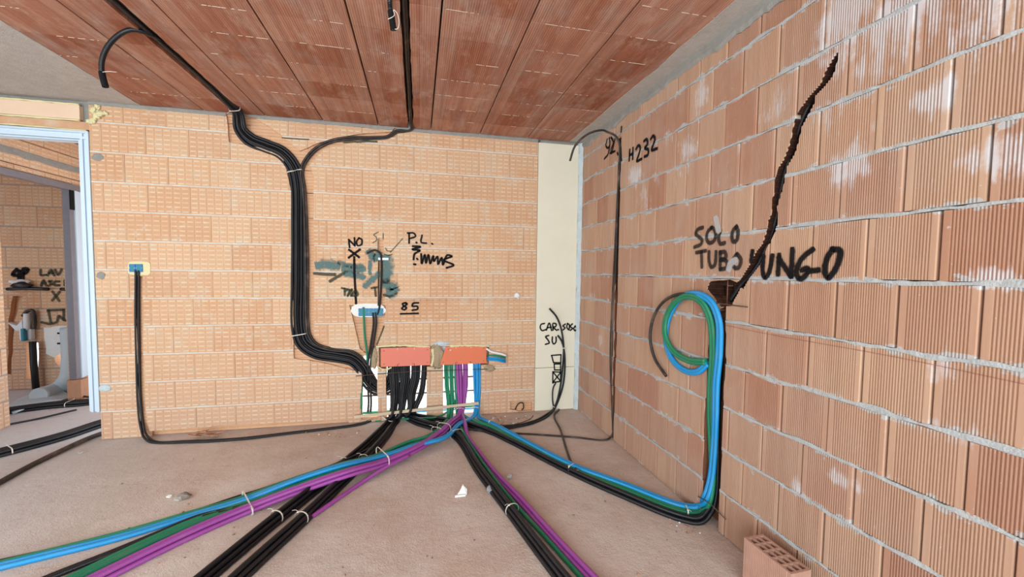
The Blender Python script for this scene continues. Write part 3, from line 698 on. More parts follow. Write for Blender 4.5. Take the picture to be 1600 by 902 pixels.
# A: the column from the left ceiling slot, down the back wall and up again into the left box
xs = (slots[0][0]+slots[0][1])/2
colk = ks([('p', (xs, -.4, H+.046), NC, 0, .6, .9), ('p', (xs, 1.4, H+.046), NC, 0, .6, .9), ('p', (xs, 2.9, H+.046), NC, 0, .6, .9), ('p', (xs, 3.35, H+.040), NC, 0, .6, .9), ('p', (xs+.002, 3.54, H+.020), NC, 0, .6, .8), ('p', (xs+.022, 3.675, H-.020), (NC+NB).normalized(), 0, .62, .6)])
colk += ks([('b', 377, 203, .006, .8, .5), ('b', 392, 219, -.012, .95, .6), ('b', 416, 229, -.018, 1, .6), ('b', 441, 240, -.018, 1, .7), ('b', 458, 260, -.018, 1, .7), ('b', 465, 285, -.018, 1, .7), ('b', 467, 360, -.018), ('b', 467, 440, -.018), ('b', 467, 512, -.018, 1, .8),
   ('b', 474, 536, -.018, 1, .8), ('b', 494, 550, -.018, 1, .8), ('b', 528, 556, -.016, 1, .8), ('b', 552, 562, -.012, 1, .8), ('b', 567, 577, -.02, 1, .9), ('b', 574, 594, -.055, 1, 1), ('b', 588, 607, -.085, 1, 1), ('b', 604, 606, -.085, 1, 1), ('b', 614, 592, -.075, 1, 1), ('b', 616, 566, -.060, 1, 1)])
mem = [(-.048, TR, 'black'), (-.024, TR*1.02, 'black'), (.0, TR*1.05, 'black'), (.024, TR, 'black'), (.048, TR*1.05, 'black'), (.012, TR*2.7, 'black')]
bundle('col', colk, mem, label='black conduit of the back wall column', group='black conduits of the wall column')
# second pair out of the right ceiling slot, joining the column
xs2 = (slots[1][0]+slots[1][1])/2
pk = ks([('p', (xs2, -.4, H+.045), NC, 0, .5, .9), ('p', (xs2, 1.5, H+.045), NC, 0, .5, .9), ('p', (xs2, 3.0, H+.045), NC, 0, .5, .9), ('p', (xs2, 3.60, H+.035), NC, 0, .5, .9), ('p', (xs2+.004, 3.742, H-.01), NC, 0, .5, .7), ('b', 618, 207, -.002, .5, .7), ('b', 606, 215, -.01, .5, .9), ('b', 580, 217, -.01, .5), ('b', 548, 217, -.01, .5), ('b', 518, 222, -.01, .5), ('b', 494, 234, -.01, .6), ('b', 477, 254, -.01, .6), ('b', 472.5, 268, -.018, .6), ('b', 476, 300, -.012, .6), ('b', 480, 400, -.012, .6), ('b', 481, 505, -.012, .5), ('b', 484, 524, -.010, .5), ('b', 495, 538, -.008, .5), ('b', 520, 546, -.006, .5), ('b', 548, 549, -.006, .5), ('b', 568, 562, -.012, .5), ('b', 579, 580, -.05, .5), ('b', 588, 596, -.085, .5)])
bundle('pair', pk, [(-.012, .009, 'brown'), (.012, .020, 'brown')], r=.010, label='dusty conduit from the middle ceiling slot joining the column', group='dusty conduits from the middle ceiling slot')
tie('col', B(466, 265), 'pale cable tie round the top of the wall column where the conduits fork')
tie('col', B(467, 522), 'pale cable tie round the wall column just above its lower bend')
tie('col', Vector((xs+.012, 3.63, H)), 'pale cable tie where the column conduits leave the ceiling slot')

# loose end hanging from the left slot
p0 = F(222, 47, H)
def at(x, y, yy):
    d = ray(x, y); return Vector((0, 0, CH))+d*(yy/d.y)
hk = [Vector((xs, p0.y+.40, H+.035)), Vector((xs-.004, p0.y+.18, H+.03)), Vector((xs-.012, p0.y+.05, H+.008))]+[at(208, 46.5, p0.y+.0), at(190, 52, p0.y), at(171, 69, p0.y), at(160, 92, p0.y), at(159, 112, p0.y), at(164, 133, p0.y)]
bm = bmesh.new(); bm.loops.layers.uv.new('UVMap'); sweep(bm, catmull(hk, 8), .0125, 12); root = empty('conduit', hk[1]); q1 = build('tube', bm, M['black'])
bm = bmesh.new(); sweep(bm, catmull([at(159, 113, p0.y), at(161.5, 124, p0.y), at(165, 136, p0.y)], 5), .0148, 14); q2 = build('coupling_sleeve', bm, M['dark'])
bm = bmesh.new(); c = at(159.5, 114, p0.y); bmesh.ops.create_circle(bm, radius=.001, segments=3); bm.clear()
sweep(bm, [c+Vector((.01, -.012, 0)), c+Vector((.04, -.014, .006)), c+Vector((.075, -.01, .008))], .0016, 5); q3 = build('tie_tail', bm, M['tie'])
adopt(root, q1, q2, q3); tag(root, 'black conduit end hooking down out of the left ceiling slot', 'conduit')

# ribbed hose hanging in front of the middle slot
hp = [at(600, -60, 2.0), at(607, -20, 2.02), at(609, 4, 2.03), at(610.5, 20, 2.035), at(615, 46, 2.04)]
hp = [Vector((xs2+.01, 1.2, H+.03)), Vector((xs2+.02, 1.55, H+.015))]+hp[1:]
P = catmull(hp, 40); root = empty('ribbed_conduit', hp[1]); bm = bmesh.new(); bm.loops.layers.uv.new('UVMap'); sweep(bm, P, lambda L: .0105+.0016*math.sin(L*2*math.pi/.008), 12); q1 = build('tube', bm, M['black'])
bm = bmesh.new(); PP = catmull([hp[-2]+Vector((0, -.002, .008)), hp[-2].lerp(hp[-1], .5), hp[-1]], 30); sweep(bm, PP, lambda L: .0145+.0018*math.sin(L*2*math.pi/.008), 12); q2 = build('end_sleeve', bm, M['dark'])
adopt(root, q1, q2); tag(root, 'short ribbed black conduit end dangling under the middle ceiling slot', 'conduit')
bm = bmesh.new(); c = hp[-2].lerp(hp[-1], .45); cam_side = Vector((0, -.017, 0))
sweep(bm, catmull([c+Vector((-.018, -.012, -.004)), c+Vector((-.002, -.02, .0)), c+Vector((.012, -.018, .015)), c+Vector((.008, -.016, .04)), c+Vector((.022, -.016, .030)), c+Vector((.034, -.015, -.01)), c+Vector((.026, -.015, -.045)), c+Vector((.014, -.015, -.048))], 6), .0017, 6)
tag(build('cable_tie', bm, M['tie']), 'white cable tie looped round the dangling ribbed conduit end', 'cable tie')

# B: black conduits from the left box, left half to the lower left corner
downL = lambda dx, off: [('b', 640+dx, 560, -.045), ('b', 640+dx, 590, -.045), ('b', 634+dx*.8, 620, off), ('b', 624+dx*.5, 642, .03, .85)]
bk = ks([('b', 615, 565, -.045, 1.35, .6), ('b', 616, 590, -.04, 1.35, .6), ('b', 617, 615, -.03, 1.15, .8), ('b', 615, 638, .02, .8), ('f', 610, 657, .0, .62), ('f', 581, 690, 0, .8), ('f', 538, 728, 0, .95), ('f', 482, 775, 0, 1), ('f', 424, 821, 0, 1), ('f', 335, 895, 0, 1.0), ('f', 240, 975, 0, 1)])
h5 = hexoff(6, 2); bmL = [(a, b, 'black') for a, b in h5]
bundle('BL1', bk, bmL, label='black floor conduit, left tied strand at lower left', group='left strand of black floor conduits')
bk = ks([('b', 633, 565, -.045, 1.35, .6), ('b', 633, 590, -.04, 1.35, .6), ('b', 630, 615, -.03, 1.15, .8), ('b', 627, 640, .02, .8), ('f', 621, 657, .0, .62), ('f', 598, 690, 0, .8), ('f', 563, 728, 0, .95), ('f', 514, 775, 0, 1), ('f', 464, 823, 0, 1), ('f', 380, 900, 0, 1.0), ('f', 296, 980, 0, 1)])
bundle('BL2', bk, bmL, label='black floor conduit, right tied strand at lower left', group='right strand of black floor conduits')
tie('BL1', F(536, 728), 'pale cable tie on the left black strand before it passes under the coloured conduits'); tie('BL2', F(563, 727), 'pale cable tie on the right black strand before it passes under the coloured conduits')
tie('BL1', F(426, 817), 'pale cable tie on the left black strand near the lower edge'); tie('BL2', F(466, 820), 'pale cable tie on the right black strand near the lower edge')
# right half of the black conduits
bk = ks([('b', 650, 565, -.045, 1.2, .6), ('b', 649, 590, -.04, 1.2, .6), ('b', 643, 615, -.03, 1.1, .8), ('b', 642, 637, .02, .8), ('f', 636, 651, .01, .7), ('f', 650, 661, .0, .75), ('f', 676, 669, 0, .8), ('f', 700, 676, 0, .85), ('f', 718, 688, 0, .9), ('f', 750, 737, 0, 1), ('f', 800, 803, 0, 1), ('f', 874, 900, 0, 1.0), ('f', 935, 975, 0, 1)])
h6 = hexoff(6, 2)
bundle('BR', bk, [(a, b, 'black') for a, b in h6], label='black conduit running to the lower middle edge', group='black conduits to the lower middle edge')
bundle('BR2', ks([('b', 663, 568, -.045), ('b', 662, 590, -.04), ('b', 658, 615, -.03), ('b', 649, 637, .02, .8), ('f', 646, 649, .012, .8), ('f', 672, 655, .0, .8), ('f', 700, 659, 0, .8), ('f', 735, 666, 0, .9), ('f', 765, 676, 0, .9), ('f', 800, 692, 0), ('f', 892, 739, 0), ('f', 973, 775, 0), ('f', 1066, 812, 0), ('f', 1094, 815, .0, 1), ('r', 1112, 801, -.030, .8, .9), ('r', 1120, 770, -.055, .7, .8), ('r', 1122, 730, -.06, .7, .8), ('r', 1123, 640, -.06, .7, .8), ('r', 1127, 560, -.055, .6, .8), ('r', 1122, 500, -.05, .5, .8), ('r', 1116, 474, -.04, .5, .8)]),
   [(a, b, 'black') for a, b in hexoff(3, 2)], label='black conduit running to the right wall chase', group='black conduits to the right wall chase')
tie('BL1', B(615, 650), 'pale cable tie gathering the left black conduits just in front of the lath', extra=(.03, .01)); tie('BR', F(637, 652, .02), 'pale cable tie gathering the right black conduits just in front of the lath', extra=(.004, .004))

# C: coloured conduits from the right box to the left
lab_top = 'coloured conduits sweeping left over the black ones'
def strand(key, spec, offs, mat, label, group, **kw): return bundle(key, ks(spec), [(a, b, mat) for a, b in offs], label=label, group=group, **kw)
strand('purA', [('b', 716, 566, -.045), ('b', 717, 600, -.03), ('b', 718, 630, .0, .8), ('f', 718, 649, .045, .6), ('f', 705, 662, .05, .7), ('f', 686, 680, .035, .75), ('f', 652, 702, .035, .8), ('f', 603, 724, .03, .85), ('f', 545, 741, .06, .9), ('f', 475, 765, .035, .9), ('f', 388, 798, .002, .85), ('f', 290, 840, 0, 1), ('f', 155, 906, 0, 1), ('f', 40, 965, 0, 1)],
   hexoff(5, 2), 'purple', 'purple conduit of the left coloured bundle', 'purple conduits of the left coloured bundle', side='far side')
strand('purB', [('b', 727, 566, -.045), ('b', 727, 600, -.03), ('b', 724, 630, .0, .8), ('f', 722, 649, .04, .6), ('f', 726, 662, .03, .8), ('f', 730, 682, .012, .8), ('f', 750, 712, .0), ('f', 776, 744, .0), ('f', 812, 782, 0), ('f', 862, 838, 0), ('f', 925, 905, 0), ('f', 980, 960, 0)],
   [(-.013, TR, 'purple')[:2], (.013, TR), (.0, TR*2.7)], 'purple', 'purple conduit running to the lower middle edge', 'purple conduits to the lower middle edge')
strand('purC', [('f', 640, 712, .03), ('f', 600, 732, .025), ('f', 560, 758, .0), ('f', 520, 785, 0), ('f', 480, 813, 0), ('f', 440, 842, 0), ('f', 402, 872, 0), ('f', 350, 912, 0), ('f', 290, 960, 0)], [(0, TR)], 'purple', 'single purple conduit branching off beside the black strands at lower left', None)
strand('grnA', [('b', 699, 566, -.045), ('b', 700, 600, -.03), ('b', 702, 628, .0, .8), ('f', 702, 650, .03, .6), ('f', 694, 664, .035, .7), ('f', 676, 680, .035, .8), ('f', 640, 694, .03, .8), ('f', 594, 716, .03, .8), ('f', 535, 734, .065, .8), ('f', 470, 754, .035, .8), ('f', 384, 788, .002, .8), ('f', 290, 822, 0), ('f', 122, 901, 0), ('f', 20, 952, 0)],
   [(-.024, TR), (0, TR), (.024, TR)], 'green', 'green conduit beside the purple ones at lower left', 'green conduits of the left coloured bundle', side='far side')
strand('grnB', [('b', 706, 566, -.045), ('b', 707, 600, -.03), ('b', 707, 628, .0, .8), ('f', 706, 650, .05, .6), ('f', 698, 664, .055, .7), ('f', 680, 679, .05, .8), ('f', 640, 690, .05, .8), ('f', 590, 711, .05, .8), ('f', 530, 726, .075, .8), ('f', 462, 748, .045, .8), ('f', 378, 778, .002, .8), ('f', 300, 801, 0), ('f', 187, 834, 0), ('f', 0, 880, 0), ('f', -80, 900, 0)],
   [(.0, TR)], 'green', 'single green conduit lying above the blue pair, leading to the left edge', None)
strand('bluA', [('b', 742, 566, -.045), ('b', 743, 600, -.03), ('b', 744, 630, .0, .8), ('f', 741, 650, .03, .7), ('f', 718, 662, .05, .8), ('f', 694, 684, .055, .8), ('f', 650, 696, .055, .8), ('f', 598, 713, .055, .8), ('f', 530, 729, .085, .8), ('f', 462, 751, .055, .8), ('f', 380, 782, .01, .8), ('f', 300, 806, 0), ('f', 187, 840, 0), ('f', 0, 886, 0), ('f', -80, 906, 0)],
   [(-.0128, TR), (.0128, TR)], 'blue', 'blue conduit crossing the floor to the left edge', 'blue conduits of the left coloured bundle', side='far side')
strand('blkA', [('f', 600, 690, .0), ('f', 545, 716, .055), ('f', 500, 734, .075), ('f', 462, 746, .03), ('f', 400, 767, .005), ('f', 370, 776, .0), ('f', 280, 806, 0), ('f', 125, 848, 0), ('f', 0, 876, 0), ('f', -80, 894, 0)], [(0, .009)], 'black', 'thin black conduit along the far side of the left coloured bundle', None, r=.009)
strand('blkB', [('f', 470, 760, .0), ('f', 430, 776, .0), ('f', 375, 795, .0), ('f', 310, 810, .0), ('f', 250, 835, 0), ('f', 170, 868, 0), ('f', 84, 902, 0), ('f', 0, 938, 0)], [(0, TR), (.02, TR)], 'black', 'short black conduit between blue and green ones at lower left', 'black conduits between blue and green ones at lower left', side='far side')
tie('grnA', F(672, 682), 'pale cable tie over the green conduits where the coloured bundle turns left', extra=(.015, .03)); tie('purA', F(688, 682), 'pale cable tie over purple and blue conduits where the coloured bundle turns left', extra=(.03, .03))
def wide_tie(pA, pB, h, label, n=NF):
    """strap over a flat bundle, from floor point A to floor point B"""
    la = (pB-pA); wdt = la.length; la.normalize(); t = la.cross(n).normalized(); c = (pA+pB)/2
    return band_tie(c, t, n, la, -wdt/2, wdt/2, .0, h, label)
wide_tie(F(588, 712, .05), F(608, 731, .03), .075, 'pale cable tie across the coloured bundle nearest the crossing')
wide_tie(F(379, 776, .005), F(395, 807, .005), .042, 'pale cable tie across the coloured bundle where it splits, lower left')
tie('purA', F(718, 648, .05), 'pale cable tie round the purple conduits at the opening', extra=(.012, .02)); tie('BR', F(719, 684), 'pale cable tie where the black bundle turns to the lower middle edge', extra=(.02, .01)); tie('BR', F(802, 800), 'pale cable tie round the black bundle near the lower middle edge')

# green with the right-hand black bundle, then D: green and blue to the right wall loop
strand('grnR', [('b', 711, 566, -.045), ('b', 712, 600, -.03), ('b', 713, 630, .0), ('f', 715, 655, .03), ('f', 722, 672, .03), ('f', 732, 690, .02), ('f', 762, 734, .012), ('f', 802, 785, .01), ('f', 855, 843, .005), ('f', 910, 905, 0), ('f', 960, 960, 0)], [(0, TR)], 'green', 'single green conduit between black and purple ones at the lower middle edge', None)
strand('grnD', [('b', 709, 566, -.05), ('b', 709, 600, -.04), ('b', 712, 630, .0), ('f', 722, 648, .02, .8), ('f', 745, 659, .025, .8), ('f', 770, 668, .022, .8), ('f', 800, 685, .018, .8), ('f', 893, 732, .016, .8), ('f', 974, 764, .016, .8), ('f', 1068, 799, .016, .8), ('f', 1096, 799, .02, .8), ('r', 1110, 784, -.02, .9), ('r', 1116, 755, -.035, .8), ('r', 1115, 700, -.04, .8), ('r', 1113, 650, -.035, .8), ('r', 1114, 600, -.015, .8), ('r', 1117, 545, .005, .8), ('r', 1113, 500, .02, .8), ('r', 1100, 473, .03, .7), ('r', 1078, 463, .035, .7),
   ('r', 1057, 473, .035, .6), ('r', 1043, 498, .03, .6), ('r', 1042, 525, .025, .6), ('r', 1054, 548, .02, .6), ('r', 1078, 563, .015, .6), ('r', 1106, 566, .008, .6)], [(-.0128, TR), (.0128, TR)], 'green', 'green conduit looping on the right wall', 'green conduits of the wall loop', side='the near side on the floor')
strand('bluD', [('b', 747, 566, -.045), ('b', 748, 600, -.03), ('b', 746, 632, .0), ('f', 747, 650, .02, .8), ('f', 768, 661, .03, .8), ('f', 800, 678, .03, .8), ('f', 893, 726, .028, .8), ('f', 974, 756, .028, .8), ('f', 1066, 790, .028, .8), ('f', 1092, 791, .035, .8), ('r', 1106, 777, -.01, .9), ('r', 1114, 750, -.03, .8), ('r', 1119, 700, -.035, .8), ('r', 1121, 650, -.02, .8), ('r', 1122, 600, -.005, .8), ('r', 1127, 545, .01, .8), ('r', 1126, 500, .018, .7), ('r', 1114, 472, .024, .7), ('r', 1090, 459, .028, .7),
   ('r', 1066, 467, .02, .6), ('r', 1048, 495, .012, .6), ('r', 1043, 530, .008, .6), ('r', 1052, 560, .006, .6), ('r', 1073, 579, .006, .6), ('r', 1093, 581, .006, .6), ('r', 1109, 568, .0, .6)], [(-.0128, TR), (.0128, TR)], 'blue', 'blue conduit looping on the right wall', 'blue conduits of the wall loop', side='the near side on the floor')
strand('blkL', [('r', 1119, 640, -.05), ('r', 1121, 590, -.045), ('r', 1119, 540, -.03), ('r', 1113, 500, -.01), ('r', 1100, 474, .015), ('r', 1076, 460, .03), ('r', 1052, 463, .04), ('r', 1033, 478, .04), ('r', 1021, 503, .035), ('r', 1018, 530, .03), ('r', 1025, 560, .025), ('r', 1043, 588, .02)], [(0, .010)], 'brown', 'thin dusty black conduit arcing out left of the green and blue loop', None, r=.010)
tie('bluD', F(770, 662, .04), 'pale cable tie on the right-hand bundle close to the opening', extra=(.006, .01)); tie('grnD', F(896, 733, .02), 'pale cable tie on the right-hand bundle where the thin conduit joins it', extra=(.012, .012)); tie('grnD', F(1074, 801, .02), 'pale cable tie on the right-hand bundle before it climbs the chase', extra=(.012, .012))
tie('bluA', B(744, 646), 'pale cable tie round the blue conduits at the opening')

# tube buried in the diagonal chase
strand('diag', [('r', 1299, 108, -.055), ('r', 1291, 123, -.032), ('r', 1273, 146, -.034), ('r', 1255, 182, -.034), ('r', 1243, 216, -.034), ('r', 1230, 256, -.034), ('r', 1220, 292, -.034), ('r', 1214, 330, -.034), ('r', 1204, 365, -.034), ('r', 1191, 398, -.034), ('r', 1176, 424, -.034), ('r', 1158, 444, -.036), ('r', 1140, 470, -.035)], [(.0, -.006)], 'black', 'black conduit buried in the diagonal crack of the right wall', None, r=.0125, wob=.5)
# E: two thin conduits from the left wall box to the opening
strand('E', [('b', 216, 422, .0), ('b', 216, 440, -.012), ('b', 216, 500, -.014), ('b', 217, 570, -.012), ('b', 219, 630, -.01), ('b', 224, 668, .0), ('f', 236, 689, .0), ('f', 290, 690, .0), ('f', 370, 686, 0), ('f', 450, 677, 0), ('f', 520, 669, 0), ('f', 556, 664, 0), ('f', 574, 659, 0), ('f', 590, 652, .0)], [(-.010, .010), (.011, .010)], 'black', 'thin black conduit from the left wall box', 'thin black conduits from the left wall box', r=.009)
# F: thin conduits along the floor to the corner chase in the right wall
fo = [('f', 655, 655, .0), ('f', 700, 664, .0), ('f', 760, 674, .0), ('f', 830, 678, 0), ('f', 900, 683, 0), ('f', 945, 687, .0), ('r', 957, 682, -.008), ('r', 958, 640, -.012), ('r', 958, 580, -.012), ('r', 961, 480, -.012), ('r', 964, 400, -.012), ('r', 967, 300, -.012), ('r', 970, 240, -.006)]
fk = ks(fo)+[(at(969, 222, 2.98), NR, 1, 1), (at(960, 209, 2.96), NR, 1, 1), (at(940, 205, 2.95), NR, 1, 1), (at(918, 212, 2.95), NR, 1, 1), (at(900, 229, 2.95), NR, 1, 1), (at(892, 252, 2.95), NR, 1, 1)]
bundle('F1', fk, [(0, .008, 'brown')], r=.0085, label='thin dusty conduit climbing the far right wall chase and arcing out at the top', wob=.1)
bundle('F2', ks([('r', 957, 640, -.010), ('r', 954.5, 560, .002), ('r', 957, 480, .002), ('r', 962, 380, -.002), ('r', 966, 300, -.008)]), [(0, .006, 'brown')], r=.006, label='second thin cable beside the conduit in the far right wall chase', wob=.1, name='cable', cat='cable')
# G: from the bundle to the corner board
strand('G', [('f', 690, 664, .03), ('f', 720, 671, .02), ('f', 775, 668, .0), ('f', 820, 662, 0), ('f', 850, 650, .0), ('b', 866, 636, .012), ('b', 874, 610, .008), ('b', 879, 570, .006), ('b', 880, 540, .006), ('b', 876, 513, .02), ('b', 869, 495, .035), ('b', 858, 482, .05)], [(0, .010)], 'black', 'long black conduit bending left at its top in front of the corner board', None, r=.0095)
strand('G2', [('f', 780, 672, .0), ('f', 830, 662, .0), ('f', 856, 650, .0), ('b', 868, 634, .012), ('b', 878, 606, .008), ('b', 882, 575, .006), ('b', 881, 548, .006), ('b', 877, 533, .01), ('b', 871, 524, .02)], [(0, .010)], 'black', 'short black conduit ending beside the lettering on the corner board', None, r=.0095)
strand('G3', [('b', 866, 642, .01), ('b', 863, 625, .02), ('b', 864, 606, .02), ('b', 868, 598, .016)], [(0, .008)], 'black', 'stubby black conduit end at the foot of the corner board', None, r=.0075)
strand('G4', [('b', 872, 640, .01), ('f', 866, 650, .0), ('f', 876, 672, .0), ('f', 885, 702, 0), ('f', 894, 725, .01), ('f', 903, 735, .04)], [(0, .009)], 'brown', 'thin dusty conduit from the corner board across the floor to the right-hand bundle', None, r=.009)
tie('G', B(866, 643), 'pale cable tie at the foot of the corner board conduits', extra=(.014, .006)); tie('G', B(880, 545), 'pale cable tie on the corner board conduits beside the painted boxes')
# green return loop in front of the lath, and conduits at the left opening
strand('gl', [('b', 568, 480+0, .0), ('b', 570, 520, -.005), ('b', 574, 560, -.01), ('b', 571, 575, -.05), ('b', 566, 600, -.04), ('b', 565, 630, .0), ('f', 567, 652, .012), ('f', 585, 657, 0), ('f', 612, 655, .0), ('f', 650, 654, .02), ('f', 685, 651, .03), ('f', 704, 640, .05)], [(0, .0095)], 'green', 'green conduit from the oval box down through the left opening and along the lath', None, r=.0095)
strand('bb', [('b', 585, 488, .0), ('b', 586, 505, -.006), ('b', 581, 540, -.008), ('b', 577, 570, -.012), ('b', 577, 600, -.05), ('b', 578, 630, -.02), ('b', 577, 645, .015)], [(-.011, .010), (.011, .012)], 'black', 'black conduit below the oval box', 'black conduits below the oval box', r=.0095)
strand('bu', [('b', 590, 492, .0), ('b', 593, 480, .002), ('b', 596, 440, -.002), ('b', 596, 405, .0), ('b', 594, 396, .01), ('b', 586, 391, .03), ('b', 573, 396, .05)], [(0, .009)], 'black', 'black conduit rising above the oval box and hooking left', None, r=.009)
strand('bg', [('b', 591, 478, .0), ('b', 591.5, 440, -.004), ('b', 592, 404, -.004)], [(0, .006)], 'brown', 'thin grey-brown cable beside the conduit above the oval box', None, r=.006, name='cable', cat='cable')
# conduits lying outside behind the openings
for y, mat, lab in ((.013, 'blue', 'blue conduit lying outside behind the wall openings'), (.039, 'green', 'green conduit lying outside behind the wall openings')):
    bm = bmesh.new(); bm.loops.layers.uv.new('UVMap'); yy = D+.20 if mat == 'blue' else D+.205
    sweep(bm, catmull([Vector((-.7, yy, y-.02)), Vector((0, yy+.01, y-.02)), Vector((.8, yy, y-.02))], 6), .0125, 10); tag(build('conduit', bm, M[mat], fix=False), lab, 'conduit')
tr_ = empty('trestle', (0, D+.4, -.02)); tp = []
for nm, lo, hi in (('rail', (-.75, D+.39, .27), (.85, D+.41, .285)), ('rail', (-.75, D+.39, .12), (.85, D+.41, .132)), ('leg', (-.62, D+.385, -.02), (-.60, D+.415, .29)), ('leg', (.70, D+.385, -.02), (.72, D+.415, .29))):
    bm = bmesh.new(); bx(bm, lo, hi); tp.append(build(nm, bm, M['wire']))
adopt(tr_, *tp); tag(tr_, 'low dark trestle rails outside, glimpsed through the openings between the conduits', 'trestle')

# K: conduits in and before the doorway
strand('K1', [('f', 215, 648, .0), ('f', 160, 663, .0), ('f', 100, 683, 0), ('f', 15, 706, 0), ('f', -90, 732, 0), ('f', -300, 785, 0)], hexoff(9, 2), 'black', 'black conduit of the flat doorway bundle', 'flat black bundle through the doorway', side='far side')
tie('K1', F(16, 706), 'pale cable tie on the flat black bundle at the left edge')
strand('K2', [('f', 190, 670, .0), ('f', 150, 682, .0), ('f', 100, 704, 0), ('f', 50, 728, 0), ('f', 0, 755, 0), ('f', -80, 798, 0), ('f', -260, 900, 0)], [(0, .018)], 'brown', 'thick dusty black pipe along the near side of the flat bundle at the doorway', None, r=.018, cat='pipe', name='pipe')
strand('K3', [('f', 190, 622, .0), ('f', 140, 630, .0), ('f', 90, 634, 0), ('f', 40, 640, 0), ('f', -40, 652, 0)], hexoff(9, 2), 'black', 'black conduit of the hallway floor bundle', 'black bundle on the hallway floor', wob=1.2, side='far side')
strand('K4', [('f', 160, 622, .03), ('f', 132, 620, .025), ('f', 100, 612, 0), ('f', 72, 603, 0), ('f', 52, 597, 0), ('f', 20, 601, 0)], [(0, .011)], 'black', 'single black hose curling over the hallway floor to the stand pipe', None, r=.011)
strand('K5', [('f', 120, 640, .03), ('f', 60, 654, .0), ('f', 10, 664, 0), ('f', -50, 680, 0)], [(0, .009)], 'black', 'thin black cable splaying from the hallway floor bundle to the left', None, r=.009, name='cable', cat='cable')
tie('K3', F(112, 632), 'pale cable tie on the hallway floor bundle')

# ---- junction boxes with coloured covers
def jbox(x0, x1, z0, z1, mat, label, tabs, chop=0):
    root = empty('junction_box', ((x0+x1)/2, D, z0)); parts = []
    bm = bmesh.new(); bx(bm, (x0, D-.012, z0), (x1, D-.002, z1), bev=.002)
    if chop:
        for v in bm.verts:
            if v.co.x < x0+.004 and v.co.z > (z0+z1)/2: v.co.x += chop
    parts.append(build('cover', bm, M[mat]))
    bm = bmesh.new(); t_ = .003
    for lo, hi in (((x0, D-.002, z0+.003), (x1, D+.04, z0+.006)), ((x0, D-.002, z1-.006), (x1, D+.04, z1-.003)), ((x0+.001, D-.002, z0+.003), (x0+.004, D+.04, z1-.003)), ((x1-.004, D-.002, z0+.003), (x1-.001, D+.04, z1-.003)), ((x0+.001, D+.038, z0+.003), (x1-.001, D+.042, z1-.003))): bx(bm, lo, hi)
    parts.append(build('casing', bm, M['white']))
    for f in tabs:
        for zz, s in ((z0, 1), (z1, -1)):
            xx = x0+(x1-x0)*f; bm = bmesh.new(); bx(bm, (xx-.002, D-.0132, min(zz, zz+s*.022)), (xx+.002, D-.0118, max(zz, zz+s*.022))); parts.append(build('slot', bm, M['dark'] if s > 0 else M['foam']))
    for f, g in ((.06, .15), (.94, .15), (.06, .85), (.94, .85), (.36, .12), (.64, .12)):
        bm = bmesh.new(); c = Vector((x0+(x1-x0)*f+(chop if f < .2 and g > .5 else 0), D-.012, z0+(z1-z0)*g)); bmesh.ops.create_cone(bm, cap_ends=True, segments=12, radius1=.005, radius2=.004, depth=.003, matrix=Matrix.Translation(c) @ Matrix.Rotation(math.pi/2, 4, 'X')); parts.append(build('screw', bm, M['wire']))
    adopt(root, *parts); tag(root, label, 'junction box')
jbox(-.336, .112, .515, .690, 'cover', 'junction box with pink cover above the black conduits', (.33, .67))
jbox(.205, .648, .512, .688, 'cover2', 'junction box with orange cover above the green, purple and blue conduits', (.33, .66), .05)
for i, (pts, r, lab) in enumerate([([(588, 542), (620, 540), (672, 542)], .013, 'foam bead along the top of the pink junction box'), ([(676, 545), (677, 560), (674, 572)], .013, 'foam bead on the right side of the pink junction box'), ([(703, 541), (735, 540), (765, 541)], .013, 'foam bead along the top of the orange junction box'), ([(589, 572), (600, 578), (612, 575)], .008, 'foam bits under the lower left corner of the pink junction box')]):
    o = foam([B(x, y, .006) for x, y in pts], r, i+11, 'foam_bead', 'foam'); tag(o, lab, 'foam')
for i, (x, y, a, b, mt, lab) in enumerate([(584, 560, .032, .095, 'sand', 'brown mortar patch left of the pink junction box'), (682, 556, .066, .125, 'sand', 'brown mortar pillar between the two junction boxes'), (690, 537, .075, .020, 'bluemortar', 'grey mortar smear above the gap between the junction boxes'), (765, 576, .055, .034, 'sand', 'brown mortar patch under the right end of the orange junction box'), (704, 548, .03, .03, 'bluemortar', 'small grey mortar patch at the cut corner of the orange junction box')]):
    o = lump('mortar_patch', B(x, y, .0), 1.0, mt, i+40, 4, (a, .012, b), .35, 2.2); tag(o, lab, 'mortar')
# short ends sticking out right of the orange box
sd = empty('conduit_stub', B(770, 555)); pp = []
for k, (y, m_) in enumerate(((556, 'green'), (560, 'blue'), (563, 'blue'))):
    bm = bmesh.new(); bm.loops.layers.uv.new('UVMap'); sweep(bm, [B(761, y-1, -.01), B(775, y, .008), B(790, y+3, .02)], .010, 10); o = build('conduit_end', bm, M[m_], fix=False); tag(o, {'green': 'green conduit end'}.get(m_, 'blue conduit end')); pp.append(o)
bm = bmesh.new(); sweep(bm, catmull([B(760, 545, .01), B(768, 550, .02), B(782, 553, .028), B(791, 556, .028)], 4), .011, 8); pp.append(build('plastic_wrap', bm, M['white']))
adopt(sd, *pp); tag(sd, 'stub of green and blue conduit ends wrapped in white plastic right of the orange box', 'conduit stub')
